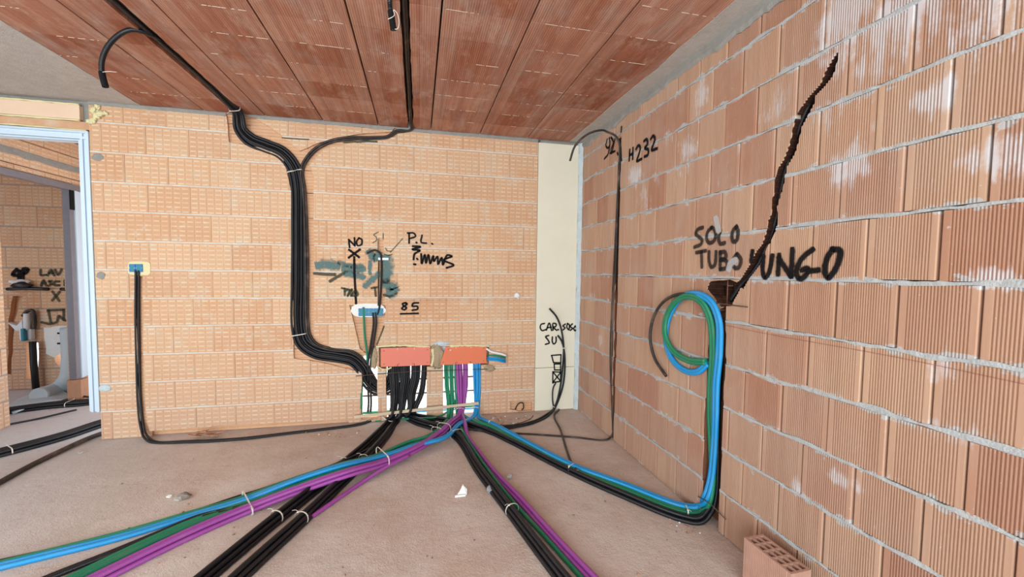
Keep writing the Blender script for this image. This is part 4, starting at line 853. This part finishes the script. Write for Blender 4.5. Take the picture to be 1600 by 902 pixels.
# piers left standing between the openings (short block slips) are things of the wall; rusty rod and lath across
bm = bmesh.new(); sweep(bm, catmull([B(556, 588, .012), B(600, 584, .014), B(640, 581, .014), B(700, 579, .014), B(762, 577, .012)], 4), .0035, 6); tag(build('iron_rod', bm, M['wire']), 'thin rusty iron rod laid across the conduits below the junction boxes', 'rod')
bm = bmesh.new(); a = B(553, 652, .06); b = B(748, 630, .075); dd = (b-a); L = dd.length
bx(bm, (0, -.006, -.013), (L, .006, .013), bev=.0015); xx = dd.normalized(); yy = Vector((0, 1, 0)); zz = xx.cross(yy).normalized(); yy = zz.cross(xx); mt = Matrix((xx, yy, zz)).transposed().to_4x4(); mt.translation = a; bm.transform(mt)
tag(build('wooden_lath', bm, M['lath']), 'pale wooden lath lying across the conduits in front of the openings', 'lath')

# ---- small wall boxes
def socket_box(x0, x1, y0, y1, root_label, plaster, split, mortar_mat='whitefoam', oval=False):
    p0 = B(x0, y1); p1 = B(x1, y0); root = empty('wall_box', (p0+p1)/2); parts = []
    a, b = B(plaster[0], plaster[3]), B(plaster[2], plaster[1]); cx_, cz_ = (a.x+b.x)/2, (a.z+b.z)/2; rx, rz = (b.x-a.x)/2, (b.z-a.z)/2
    bm = bmesh.new(); o_ = []; n = 40
    for k in range(n):
        an = 2*math.pi*k/n; e = 2.6 if oval else 6; ca, sa = math.cos(an), math.sin(an); rr = (abs(ca)**e+abs(sa)**e)**(-1/e)*(1+.06*noise.noise(Vector((k*.6, rx*9, 0))))
        o_.append((cx_+rx*rr*ca, cz_+rz*rr*sa))
    prism(bm, o_, fB, -.02, .004); parts.append(build('plaster_bed', bm, M[mortar_mat]))
    n = len(split)-1
    for k in range(n):
        qa = B(split[k], y1); qb = B(split[k+1], y0); bm = bmesh.new(); bx(bm, (qa.x+.002, D-.012, qa.z), (qb.x-.002, D-.003, qb.z), bev=.0015)
        for fi in (0,): pass
        bo = build('box', bm, M['bluebox'])
        bm = bmesh.new(); bx(bm, (qa.x+.008, D-.0128, qa.z+.008), (qb.x-.008, D-.0118, qb.z-.008)); rc = build('recess', bm, M['teal'])
        adopt_child = rc; rc.parent = bo
        parts.append(bo)
        for sx_ in (qa.x+.006, qb.x-.006):
            bm = bmesh.new(); bmesh.ops.create_cone(bm, cap_ends=True, segments=10, radius1=.0025, radius2=.002, depth=.003, matrix=Matrix.Translation((sx_, D-.0125, (qa.z+qb.z)/2)) @ Matrix.Rotation(math.pi/2, 4, 'X')); s_ = build('screw', bm, M['white']); s_.parent = bo
    adopt(root, *parts); tag(root, root_label, 'wall box'); return root
socket_box(203, 224, 413, 425, 'small blue wall box in yellow foam right of the doorway', (201, 409, 235, 430), [203, 213, 224], 'foam')
socket_box(560, 599, 482, 494, 'twin blue wall box set in an oval of white plaster below the crossed mark', (548, 474, 602, 496), [560, 576, 583, 599], 'whitefoam', True)
bm = bmesh.new(); bx(bm, tuple(B(591, 406.5, .0)), tuple(B(607, 403, .012))); tag(build('clip', bm, M['white']), 'small white clip holding the conduit above the oval box', 'clip')
# nails and wires holding conduits
def wire(pts, r, label, cat='nail', mat='wire', name='nail'):
    bm = bmesh.new(); sweep(bm, catmull(pts, 4), r, 6); tag(build(name, bm, M[mat]), label, cat)
wire([B(355, 193, .01), B(372, 194, .03), B(391, 196, .01)], .002, 'upper nail across the conduits under the ceiling', 'nail'); wire([B(447, 267, .012), B(468, 266, .028), B(486, 267, .012)], .002, 'thin wire across the column at its fork', 'wire', name='binding_wire')
wire([Rt(1115, 473, .02), Rt(1135, 476, .025), Rt(1168, 480, .015)], .003, 'long nail holding the blue and green loop on the right wall', 'nail')
wire([Rt(1091, 776, .012), Rt(1112, 790, .025), Rt(1134, 812, .012)], .003, 'rusty nail across the foot of the right wall chase', 'nail')
wire([F(757, 663, .0), F(800, 664, .006), F(828, 655, .002), F(833, 650, .002)], .004, 'thin bent wire lying on the floor along the back wall', 'wire', name='bent_wire')

# ---- things beyond the doorway
def G(x, y, off=0): return B(x, y, off, GY)
st = empty('sliding_door_post', (PX, OPEN1, .12))
bm = bmesh.new(); bx(bm, (PX-.04, OPEN1-.055, .235), (PX+.02, OPEN1+.0, HZ)); a1_ = build('post_channel', bm, M['steel'])
bm = bmesh.new()
for k in range(3): bx(bm, (PX+.0+.0*k, OPEN1+.004+k*.035, .235), (PX+.03-.008*k, OPEN1+.030+k*.035, HZ))
a2_ = build('frame_profile', bm, M['frame']); 
bm = bmesh.new(); bx(bm, (PX-.04, OPEN0-.1, HZ), (PX+.024, OPEN1+.11, HZ+.06)); a3_ = build('header_track', bm, M['steel'])
bm = bmesh.new(); bx(bm, (PX-.03, OPEN1-.05, HZ-.20), (PX+.028, OPEN1-.0, HZ-.001)); a4_ = build('corner_bracket', bm, M['dark'])
adopt(st, a1_, a2_, a3_, a4_); tag(st, 'zinc sliding door post and header track in the hallway opening', 'door frame')
# small hollow bricks under the post
def hollow(name, org, ux, uy, sx, sy, sz, nx_, ny_, mat, wall_=.009, web=.007, ribs=0):
    """block with vertical cells open at the top"""
    bm = bmesh.new(); bm.loops.layers.uv.new('UVMap'); bm.loops.layers.uv.new('rnd')
    cw = (sx-2*wall_-(nx_-1)*web)/nx_; cd = (sy-2*wall_-(ny_-1)*web)/ny_
    X_ = [0]; Y_ = [0]
    for i in range(nx_): X_ += [wall_+i*(cw+web), wall_+i*(cw+web)+cw]
    X_.append(sx)
    for i in range(ny_): Y_ += [wall_+i*(cd+web), wall_+i*(cd+web)+cd]
    Y_.append(sy); V = {}
    def v(i, j, k):
        if (i, j, k) not in V: V[i, j, k] = bm.verts.new(Vector(org)+ux*X_[i]+uy*Y_[j]+Vector((0, 0, sz*(k if k < 2 else .06))))
        return V[i, j, k]
    nX, nY = len(X_)-1, len(Y_)-1
    for i in range(nX):
        for j in range(nY):
            cell = i % 2 == 1 and j % 2 == 1
            if not cell: bm.faces.new((v(i, j, 1), v(i+1, j, 1), v(i+1, j+1, 1), v(i, j+1, 1)))
            else:
                q = [(i, j), (i+1, j), (i+1, j+1), (i, j+1)]
                for e in range(4): a, b = q[e], q[(e+1) % 4]; bm.faces.new((v(*a, 1), v(*b, 1), v(*b, 2), v(*a, 2)))
                bm.faces.new([v(*a, 2) for a in q])
            bm.faces.new((v(i, j, 0), v(i, j+1, 0), v(i+1, j+1, 0), v(i+1, j, 0)))
    def side(u0, v0, u1, v1, pts):
        lo = [v(a, b, 0) for a, b in pts]; hi = [v(a, b, 1) for a, b in pts]
        if not ribs:
            for k in range(len(pts)-1): bm.faces.new((lo[k], lo[k+1], hi[k+1], hi[k]))
            return
        # fluted face: each rib a shallow groove between the two ends, joined along top and bottom
        A, Bv = lo[0].co.copy(), lo[-1].co.copy(); t = (Bv-A); Ln = t.length; t.normalize(); out = Vector((t.y, -t.x, 0)); n_ = int(Ln/.0095)
        for k in range(len(pts)-1): bm.faces.new((lo[k], lo[k+1], hi[k+1], hi[k]))
        p_ = (Ln-.03)/n_
        for k in range(n_):
            s0 = A+t*(.015+k*p_+p_*.15); s1 = A+t*(.015+k*p_+p_*.75); z0_, z1_ = Vector((0, 0, .0)), Vector((0, 0, sz-.0005))
            c8 = [s0+z0_, s1+z0_, s1-t*p_*.12+out*.0022+z0_, s0+t*p_*.12+out*.0022+z0_]; lo4 = [bm.verts.new(c) for c in c8]; hi4 = [bm.verts.new(c+z1_) for c in c8]
            bm.faces.new(lo4); bm.faces.new(hi4[::-1])
            for e in range(4): bm.faces.new((lo4[e], hi4[e], hi4[(e+1) % 4], lo4[(e+1) % 4]))
    side(0, 0, 0, 0, [(i, 0) for i in range(nX+1)]); side(0, 0, 0, 0, [(nX, j) for j in range(nY+1)]); side(0, 0, 0, 0, [(i, nY) for i in range(nX, -1, -1)]); side(0, 0, 0, 0, [(0, j) for j in range(nY, -1, -1)])
    return build(name, bm, M[mat])
o = hollow('hollow_brick', (PX-.07, OPEN1-.05, .003), Vector((1, 0, 0)), Vector((0, 1, 0)), .12, .12, .22, 3, 2, 'dirt'); tag(o, 'small hollow brick propping up the zinc door post in the hallway', 'brick')
# plumbing rough-in on the far wall
wire([G(11, 452, .03), G(35, 451, .035), G(76, 452, .03)], .018, 'black insulated pipe running level across the far written wall', 'pipe', 'black', 'pipe'); wire([G(95, 452, .03), G(108, 452, .03)], .018, 'short black pipe end right of the long level one on the far wall', 'pipe', 'black', 'pipe')
o = lump('pipe_fitting', G(33, 446, .05), 1, 'black', 5, 3, (.10, .035, .035), .3); tag(o, 'black lumpy pipe fitting on top of the level pipe', 'fitting')
o = lump('plaster_blob', G(31, 441, .03), 1, 'whitefoam', 8, 3, (.09, .02, .025), .5); tag(o, 'white plaster blob above the black pipe fitting', 'plaster')
tr = empty('siphon_box', G(40, 520)); 
bm = bmesh.new(); a, b = G(32, 534, .10), G(49, 512, .01); bx(bm, (a.x, a.y, a.z), (b.x, b.y, b.z), bev=.01); s1_ = build('teal_housing', bm, M['teal'])
bm = bmesh.new(); a, b = G(30, 532, .06), G(55, 513, .005); bx(bm, (a.x, a.y, a.z), (b.x, b.y, b.z), bev=.01); s2_ = build('white_casing', bm, M['white'])
bm = bmesh.new(); bm.loops.layers.uv.new('UVMap'); sweep(bm, catmull([G(42, 516, .05), G(42, 500, .05), G(42, 490, .05)], 4), .028, 12); s3_ = build('white_neck', bm, M['white'])
bm = bmesh.new(); prism(bm, [(G(x, y).x, G(x, y).z) for x, y in ((20, 503), (34, 508), (42, 500), (43, 514), (33, 516))], fG, .01, .06); s4_ = build('bracket', bm, M['white'])
bm = bmesh.new(); bm.loops.layers.uv.new('UVMap'); sweep(bm, catmull([G(36, 494, .04), G(42, 487, .05), G(50, 485, .04), G(54, 500, .03), G(53, 514, .03)], 5), .018, 10); s5_ = build('rusty_elbow', bm, M['brown'])
adopt(tr, s1_, s2_, s3_, s4_, s5_); tag(tr, 'white and teal siphon box on the far wall beneath the black pipe', 'siphon box')
bm = bmesh.new(); bm.loops.layers.uv.new('UVMap'); p_ = G(51, 534, .06); sweep(bm, [p_, Vector((p_.x, p_.y, .3)), Vector((p_.x+.01, p_.y, .02))], .030, 12); tag(build('pipe', bm, M['black'], fix=False), 'thick black pipe dropping from the siphon box to the floor', 'pipe')
bm = bmesh.new(); prism(bm, ragged(pxG([(70, 512), (90, 510), (112, 510), (112, 552), (95, 552), (84, 558), (73, 552)]), .010, .05), fG, .0, .012); o = build('plaster_patch', bm, M['whitefoam']); tag(o, 'torn pale plaster patch beside the painted square on the far wall', 'plaster')
for y_, lab in ((521, 'upper dark slot bar in the pale plaster patch'), (537, 'lower dark slot bar in the pale plaster patch')):
    wire([G(90, y_, .02), G(112, y_-1, .02)], .010, lab, 'bar', 'dark', 'slot_bar')
# crumpled sheet on the hallway floor
bm = bmesh.new(); n = 16; rows_ = []
E0 = [F(12, 636), F(40, 622), F(75, 612), F(98, 596)]; E1 = [F(20, 650), F(70, 634), F(118, 622), F(122, 606)]
e0 = catmull(E0, 6); e1 = catmull(E1, 6)
for i in range(len(e0)):
    row = []
    for j in range(9):
        p = e0[i].lerp(e1[i], j/8); p.z = .012+.02*abs(noise.noise(Vector((p.x*9, p.y*9, 0)))); row.append(p)
    rows_.append(row)
for k in (0, 1): pass
top = [[bm.verts.new(p+Vector((0, 0, .006))) for p in r_] for r_ in rows_]; bot = [[bm.verts.new(p) for p in r_] for r_ in rows_]
for i in range(len(top)-1):
    for j in range(8): bm.faces.new((top[i][j], top[i+1][j], top[i+1][j+1], top[i][j+1])); bm.faces.new((bot[i][j], bot[i][j+1], bot[i+1][j+1], bot[i+1][j]))
for i in range(len(top)-1): bm.faces.new((top[i][0], bot[i][0], bot[i+1][0], top[i+1][0])); bm.faces.new((top[i][8], top[i+1][8], bot[i+1][8], bot[i][8]))
for j in range(8): bm.faces.new((top[0][j], top[0][j+1], bot[0][j+1], bot[0][j])); bm.faces.new((top[-1][j], bot[-1][j], bot[-1][j+1], top[-1][j+1]))
tag(build('plastic_sheet', bm, M['sheet'], smooth=True), 'blue-white crumpled sheet lying on the hallway floor behind the black bundle', 'sheet')
bm = bmesh.new(); bm.loops.layers.uv.new('UVMap'); sweep(bm, catmull([G(108, 512, .12), G(110, 560, .14), G(106, 590, .2), F(92, 606, .05), F(60, 618, .05)], 8), lambda L: .075, 14); tag(build('air_duct', bm, M['sheet'], fix=False), 'pale blue flexible duct dropping behind the zinc post and curving over the floor', 'duct')

# ---- loose hollow brick in the lower right
bz = .225; a = F(1163, 842, bz); b = F(1232, 893, bz); ux = (b-a); ux.z = 0; ux.normalize(); ux = Vector((.03, -1, 0)).normalized(); uy = Vector((-ux.y, ux.x, 0))
o = hollow('hollow_brick', (F(1163, 840, bz).x, F(1163, 840, bz).y, .004), ux, uy, .222, .102, bz-.004, 5, 3, 'loose', .010, .008, 1); tag(o, 'loose fluted hollow brick standing by the right wall at the lower edge', 'brick')

# ---- rubble on the floor
def chip(x, y, r, mat, seed, label, sc=(1, .8, .5), group=None, cat='rubble', name='rubble_chip', z=None):
    bm = bmesh.new(); c = F(x, y); bmesh.ops.create_icosphere(bm, subdivisions=1 if r < .012 else 2, radius=1)
    for v in bm.verts:
        k = 1+.55*noise.noise(v.co*1.4+Vector((seed*2.3, seed, 1))); v.co = Vector((v.co.x*sc[0]*r*k, v.co.y*sc[1]*r*k, v.co.z*sc[2]*r*k))+Vector((c.x, c.y, r*sc[2]*.7))
    o = build(name, bm, M[mat]); tag(o, label, cat, group); return o
chip(288, 779, .034, 'stone', 1, 'round grey stone on the floor at left', (1, .8, .6), cat='stone', name='stone'); chip(279, 782, .026, 'concrete', 9, 'pale crumbly lump leaning against the grey stone', (1, .8, .5)); chip(265, 777, .016, 'whitefoam', 2, 'small white chip left of the grey stone', (1, .8, .5)); chip(127, 708, .020, 'concrete', 3, 'flat pale pebble on the floor by the doorway', (1.2, .8, .3))
chip(769, 770, .030, 'clear', 4, 'crumpled clear plastic scrap beside the black bundle', (1.1, .9, .8), cat='plastic scrap', name='plastic_scrap'); chip(796, 748, .018, 'clear', 5, 'small clear plastic scrap right of the purple conduits', (1, .8, .9), cat='plastic scrap', name='plastic_scrap')
bm = bmesh.new(); c = F(722, 775)
pts = [Vector((-.035, 0, .002)), Vector((.028, -.004, .002)), Vector((.034, .012, .03)), Vector((.006, .012, .062)), Vector((-.012, .006, .030))]
f_ = [bm.verts.new(c+p) for p in pts]; g_ = [bm.verts.new(c+p+Vector((.002, .012, .001))) for p in pts]; bm.faces.new(f_); bm.faces.new(g_[::-1])
for i in range(5): bm.faces.new((f_[i], g_[i], g_[(i+1) % 5], f_[(i+1) % 5]))
bx(bm, tuple(c+Vector((-.045, -.012, .0))), tuple(c+Vector((.02, -.004, .012)))); tag(build('plaster_shard', bm, M['whitefoam']), 'white triangular plaster shard standing on the middle of the floor', 'shard')
random.seed(11); k = 0
def scatter(n, box, rr, mats, lab, grp):
    global k
    for i in range(n):
        x = random.uniform(box[0], box[2]); y = random.uniform(box[1], box[3]); p = F(x, y)
        if p.y > D-.03 or p.x > W-.03: continue
        k += 1; chip(x, y, random.uniform(*rr), random.choice(mats), k+30, lab, (1, .9, .6), grp)
scatter(34, (770, 648, 832, 664), (.005, .012), ['dirt', 'whitefoam', 'dirt', 'sand'], 'tiny rubble chip by the back wall right of the openings', 'chips right of the openings')
scatter(26, (450, 668, 575, 684), (.004, .010), ['dirt', 'dirt', 'sand', 'whitefoam'], 'tiny rubble chip by the back wall left of the openings', 'chips left of the openings')
scatter(34, (1040, 808, 1120, 835), (.003, .007), ['dirt', 'whitefoam', 'stone', 'dirt'], 'tiny rubble chip at the foot of the right wall chase', 'chips below the right chase')
scatter(60, (180, 700, 1100, 900), (.003, .008), ['dirt', 'stone', 'sand', 'dirt'], 'tiny stray chip on the open floor', 'stray chips on the floor')
for i in range(9):
    a = random.uniform(0, 3); p = F(random.uniform(300, 345), random.uniform(682, 690)); 
    bm = bmesh.new(); bmesh.ops.create_cube(bm, size=1); bm.transform(Matrix.Translation((p.x, min(p.y, D-.05), .012+.006*i)) @ Matrix.Rotation(a, 4, 'Z') @ Matrix.Rotation(.25, 4, 'Y') @ Matrix.Diagonal((random.uniform(.06, .11), random.uniform(.02, .04), .006, 1)))
    for v in bm.verts: v.co += Vector((noise.noise(v.co*40), noise.noise(v.co*41), noise.noise(v.co*43)*.3))*.012
    tag(build('clay_flake', bm, M['dirt']), 'flat clay flake in the little heap along the foot of the back wall', 'rubble', 'clay flakes by the back wall')

# ---- spray-can writing (thin paint films on the surfaces)
def stroke(bm, pts, w, n, off):
    P = catmull(pts, 6) if len(pts) > 2 else [pts[0].lerp(pts[1], i/6) for i in range(7)]
    uvl = bm.loops.layers.uv.verify(); pr = None; m = len(P)
    t0 = (P[1]-P[0]).normalized()*w*.35; t1 = (P[-1]-P[-2]).normalized()*w*.35; P = [P[0]-t0]+P+[P[-1]+t1]; m += 2
    for i in range(m):
        t = (P[min(i+1, m-1)]-P[max(i-1, 0)]).normalized(); s = t.cross(n).normalized()*(w/2)*(.75 if i in (0, m-1) else 1); c = P[i]+n*off
        cur = (bm.verts.new(c-s), bm.verts.new(c+s))
        if pr:
            f = bm.faces.new((pr[0], pr[1], cur[1], cur[0]))
            for lp, u in zip(f.loops, (0, 1, 1, 0)): lp[uvl].uv = (u, i*.1)
        pr = cur
def writing(name, proj, origin, sc, strokes, w, n, off, mat, label, cat='writing'):
    bm = bmesh.new(); bm.loops.layers.uv.new('UVMap')
    for j, s in enumerate(strokes):
        ww = w
        if isinstance(s, tuple): ww, s = s
        stroke(bm, [proj(origin[0]+x/sc, origin[1]+y/sc) for x, y in s], ww, n, off+j*.00012)
    tag(build(name, bm, M[mat], fix=False), label, cat)
PR = lambda x, y: Rt(x, y); PB = lambda x, y: B(x, y); PG = lambda x, y: B(x, y, 0, GY); PP_ = lambda x, y: B(x, y, .0)
O4 = ((1050, 320), 5.011)
writing('painted_word', PR, *O4, [[(245, 180), (205, 195), (190, 228), (215, 252), (240, 278), (230, 310), (180, 332)], [(315, 180), (283, 215), (275, 270), (298, 300), (335, 282), (345, 225), (328, 185), (312, 182)], [(385, 205), (370, 260), (382, 305), (417, 300)], [(512, 172), (485, 200), (474, 260), (490, 292), (515, 272), (520, 200), (508, 174)]], .0300, NR, .004, 'spraysoft', 'black spray painted word SOLO on the right wall')
writing('painted_word', PR, *O4, [[(195, 375), (268, 362)], [(235, 372), (238, 488)], [(295, 370), (295, 440), (315, 490), (340, 470), (350, 370)], [(382, 372), (382, 505)], [(382, 375), (420, 372), (425, 418), (386, 432)], [(386, 434), (430, 440), (436, 490), (384, 508)], [(515, 388), (486, 430), (494, 492), (530, 490), (545, 430), (517, 388)]], .0300, NR, .004, 'spraysoft', 'black spray painted word TUBO on the right wall')
writing('lime_smear', PR, *O4, [[(350, 110), (365, 180), (372, 200)]], .05, NR, .0055, 'limewash', 'white lime smear above the painted word SOLO on the right wall', 'stain')
writing('lime_smear', PR, *O4, [[(452, 500), (470, 455), (500, 440)]], .05, NR, .0055, 'limewash', 'white lime smear over the end of the painted word TUBO', 'stain')
writing('painted_word', PR, *O4, [[(635, 365), (625, 440)], [(722, 405), (715, 520), (735, 572), (765, 530), (792, 400)], [(845, 395), (835, 545)], [(842, 415), (935, 562)], [(950, 350), (940, 562)], [(1108, 352), (1050, 395), (1000, 460), (982, 540), (1008, 582), (1055, 550), (1070, 500), (1025, 512)], [(1070, 522), (1152, 512)], [(1265, 352), (1222, 420), (1204, 520), (1230, 572), (1272, 530), (1315, 440), (1322, 360), (1262, 350)]], .0312, NR, .004, 'sprayblack', 'black spray painted word LUNGO on the right wall, right of the diagonal crack')
O6 = ((900, 170), 3.34)
writing('painted_number', PR, *O6, [[(283, 215), (280, 270)], [(300, 205), (298, 262)], [(282, 242), (299, 236)], [(316, 210), (328, 192), (338, 205), (330, 240), (320, 272), (345, 262)], [(358, 168), (372, 160), (375, 185), (362, 205), (380, 215), (378, 240), (360, 250)], [(393, 158), (405, 142), (415, 160), (405, 190), (398, 215), (426, 208)]], .0288, NR, .004, 'sprayblack', 'black spray painted height mark H232 on the right wall near the far corner')
writing('painted_number', PR, *O6, [[(165, 160), (158, 190), (168, 205), (178, 190), (176, 152)], [(178, 190), (170, 235), (150, 262)], [(185, 150), (197, 175), (185, 215), (188, 232)], [(205, 160), (190, 230)], [(180, 232), (205, 222)], [(218, 230), (221, 240)], [(240, 95), (238, 120)], [(236, 200), (240, 270)]], .0252, NR, .004, 'sprayblack', 'crossed-out black number left of the H232 mark on the right wall')
O7 = ((480, 350), 5.307)
writing('painted_word', PB, *O7, [[(345, 130), (352, 195)], [(345, 130), (395, 182)], [(392, 116), (396, 182)], [(430, 118), (408, 150), (420, 180), (450, 170), (453, 132), (428, 117)]], .0202, NB, .003, 'sprayblack', 'black painted word NO on the back wall')
writing('painted_cross', PB, *O7, [[(348, 215), (430, 277)], [(437, 213), (345, 280)], [(390, 275), (393, 420), (405, 660)]], .0263, NB, .003, 'sprayblack', 'black painted cross with a long stem under the word NO', 'mark')
writing('painted_word', PB, *O7, [[(590, 68), (552, 92), (572, 110), (575, 135), (545, 157)], [(630, 80), (630, 128)], [(588, 125), (588, 215)]], .0109, NB, .003, 'spraydark', 'thin painted word SI on the back wall')
writing('painted_arrow', PB, *O7, [[(792, 122), (690, 235)], [(640, 250), (670, 262), (705, 252)], [(650, 200), (662, 222), (700, 225)]], .0109, NB, .003, 'spraydark', 'thin painted arrow pointing down left from the initials P.L.', 'mark')
writing('painted_word', PB, *O7, [[(845, 75), (845, 160)], [(832, 76), (885, 78), (898, 103), (850, 122)], [(903, 153), (909, 158)], [(952, 95), (945, 153), (988, 160)], [(1033, 163), (1040, 168)]], .0202, NB, .003, 'sprayblack', 'black painted initials P.L. on the back wall')
writing('painted_scribble', PB, *O7, [[(875, 185), (940, 190), (870, 212), (935, 220), (890, 250), (882, 295)], [(885, 335), (898, 336)], [(910, 288), (915, 294)], [(945, 250), (950, 330), (975, 255), (985, 325), (1005, 255), (1020, 330), (1045, 265), (1050, 310), (1080, 270), (1085, 335), (1115, 280), (1125, 340), (1160, 260), (1200, 270), (1130, 300), (1215, 342), (1155, 365)]], .0242, NB, .003, 'sprayblack', 'question mark and blacked-out scribble under the initials P.L.', 'mark')
writing('painted_scribble', PB, *O7, [[(288, 533), (335, 542)], [(310, 535), (312, 592)], [(312, 560), (350, 545), (335, 600), (370, 540), (365, 600), (400, 550), (420, 590), (380, 597)]], .0242, NB, .003, 'spraydark', 'blacked-out letters left of the cross stem above the oval box', 'mark')
writing('painted_letter', PB, *O7, [[(535, 532), (578, 526)], [(562, 530), (569, 597)]], .0263, NB, .003, 'spraydark', 'dark painted letter T above the oval box')
writing('painted_number', PB, *O7, [[(818, 655), (790, 662), (802, 682), (822, 695), (808, 712), (785, 702), (805, 682), (828, 664), (815, 655)], [(922, 655), (878, 660), (872, 682), (912, 684), (915, 706), (872, 716)], [(775, 746), (920, 742)]], .0221, NB, .003, 'sprayblack', 'black underlined number 85 right of the oval box')
for pts, w_, mt, lab in [([(105, 340), (165, 335), (235, 350)], .075, 'sprayteal', 'left teal sprayed blot on the back wall'), ([(270, 322), (330, 345), (450, 350)], .035, 'sprayteal', 'teal sprayed bar right of the left blot'), ([(315, 372), (455, 378)], .06, 'sprayteal', 'teal sprayed patch behind the cross stem'), ([(60, 410), (150, 418), (230, 420)], .022, 'spraydark', 'dark sprayed line under the left teal blot'), ([(300, 410), (250, 440), (190, 475)], .022, 'spraydark', 'dark sprayed tail slanting down left'), ([(330, 415), (460, 440)], .05, 'sprayteal', 'lower teal sprayed patch right of the slanting tail'),
   ([(520, 240), (560, 290), (590, 255)], .06, 'sprayteal', 'upper teal sprayed patch beside the hooked conduit'), ([(520, 320), (520, 410)], .03, 'sprayteal', 'narrow teal sprayed upright left of the hooked conduit'), ([(660, 300), (665, 380), (650, 450)], .09, 'sprayteal', 'broad teal sprayed patch right of the hooked conduit'), ([(590, 420), (540, 460), (485, 510)], .05, 'sprayteal', 'teal sprayed streak slanting below the hooked conduit'), ([(660, 500), (720, 530), (690, 570)], .085, 'sprayteal', 'lower right teal sprayed blot on the back wall'), ([(635, 590), (690, 600), (740, 575)], .018, 'spraydark', 'dark rim under the lower right teal blot')]:
    writing('sprayed_patch', PB, *O7, [pts], w_*1.6, NB, .002, mt, lab, 'mark')
O8 = ((830, 460), 4.51)
writing('painted_word', PP_, *O8, [[(92, 205), (68, 212), (62, 235), (75, 255), (102, 248)], [(105, 252), (125, 202), (142, 255)], [(112, 235), (138, 232)], [(152, 252), (152, 205), (174, 210), (168, 228), (152, 230), (178, 254)], [(186, 247), (190, 250)], [(238, 210), (222, 222), (236, 236), (222, 250)], [(255, 205), (248, 228), (262, 250), (266, 215), (253, 205)], [(288, 208), (272, 225), (288, 240), (272, 254)], [(308, 223), (297, 240), (306, 256), (320, 242), (307, 223)]], .0198, NB, .009, 'sprayblack', 'black painted top line of lettering on the cream corner board')
writing('painted_word', PP_, *O8, [[(122, 290), (100, 298), (115, 320), (125, 342), (98, 352)], [(147, 300), (147, 335), (158, 350), (172, 335), (173, 300)]], .0198, NB, .009, 'sprayblack', 'black painted word SU on the cream corner board')
writing('painted_boxes', PP_, *O8, [[(140, 430), (208, 425)], [(208, 425), (206, 480)], [(206, 482), (155, 480)], [(155, 480), (142, 432)], [(160, 490), (162, 532)], [(162, 490), (205, 490)], [(205, 490), (204, 540)], [(165, 532), (204, 532)], [(150, 545), (150, 625)], [(150, 545), (206, 548)], [(206, 545), (204, 612)], [(150, 620), (205, 612)], [(152, 548), (204, 610)], [(204, 550), (152, 618)]], .0180, NB, .009, 'sprayblack', 'stack of black painted boxes on the cream corner board', 'mark')
O9 = ((0, 400), 6.4)
writing('painted_word', PG, *O9, [[(170, 135), (130, 190), (200, 195)], [(195, 150), (195, 235)], [(230, 225), (240, 130), (280, 135), (265, 165), (235, 180)]], .05, NB, .004, 'sprayblack', 'black painted mark 4P on the far hallway wall')
writing('painted_word', PG, *O9, [[(410, 140), (412, 192), (460, 190)], [(480, 195), (515, 140), (545, 195)], [(495, 172), (535, 172)], [(555, 140), (585, 190), (620, 135)]], .035, NB, .004, 'spraydark', 'painted word LAV on the far hallway wall')
writing('painted_word', PG, *O9, [[(415, 298), (440, 245), (465, 298)], [(420, 275), (458, 275)], [(520, 250), (492, 255), (520, 280), (488, 298)], [(595, 255), (550, 260), (545, 290), (595, 295)], [(650, 245), (650, 295)]], .035, NB, .004, 'spraydark', 'painted word ASCI on the far hallway wall')
writing('painted_cross', PG, *O9, [[(530, 360), (595, 450)], [(598, 360), (525, 445)]], .035, NB, .004, 'spraydark', 'painted cross on the far hallway wall', 'mark')
writing('painted_square', PG, *O9, [[(485, 545), (510, 665)], [(480, 545), (640, 540)], [(640, 540), (640, 640)], [(420, 665), (510, 680), (570, 660), (590, 600), (640, 640), (690, 650)]], .035, NB, .004, 'spraydark', 'painted open square with a curl on the far hallway wall', 'mark')
writing('charcoal_smear', PB, (400, 200), 4.0, [[(550, 90), (600, 84), (640, 88), (690, 84), (755, 86)]], .022, NB, .002, 'spraydark', 'dark charcoal smear under the conduits curving from the middle ceiling slot', 'mark')
writing('charcoal_smear', PB, (400, 200), 4.0, [[(165, 62), (210, 66), (270, 70), (330, 72)]], .014, NB, .002, 'spraydark', 'thin dark smear right of the column top on the back wall', 'mark')
writing('charcoal_smear', PB, (400, 400), 4.0, [[(800, 440), (785, 480), (755, 555)]], .018, NB, .002, 'spraydark', 'dark smear slanting beside the black conduits below the oval box', 'mark')
o = lump('plaster_dab', B(808, 462, .0), 1, 'whitefoam', 77, 3, (.028, .008, .030), .6, 2.2); tag(o, 'small white plaster dab on the back wall near the corner board', 'plaster')
bm = bmesh.new(); bm.loops.layers.uv.new('UVMap'); sweep(bm, catmull([B(805, 640, -.005), B(808, 634, .012), B(812, 630, .02), B(817, 630, .02), B(818, 638, .015), B(815, 641, .01)], 6), .006, 8); tag(build('cable', bm, M['black'], fix=False), 'short black cable curl poking out of the low recess by the corner board', 'cable')
# thin red line drawn along the right and back walls
bm = bmesh.new(); bm.loops.layers.uv.new('UVMap'); stroke(bm, [Rt(1128, 507), Rt(1200, 522), Rt(1400, 558), Rt(1600, 600)], .0045, NR, .0035); tag(build('wall_line', bm, M['redmark'], fix=False), 'thin red line on the right wall', 'line')
bm = bmesh.new(); bm.loops.layers.uv.new('UVMap'); stroke(bm, [B(608, 470), B(700, 469), B(836, 469)], .005, NB, .003); tag(build('wall_line', bm, M['redmark'], fix=False), 'thin red line on the back wall', 'line')
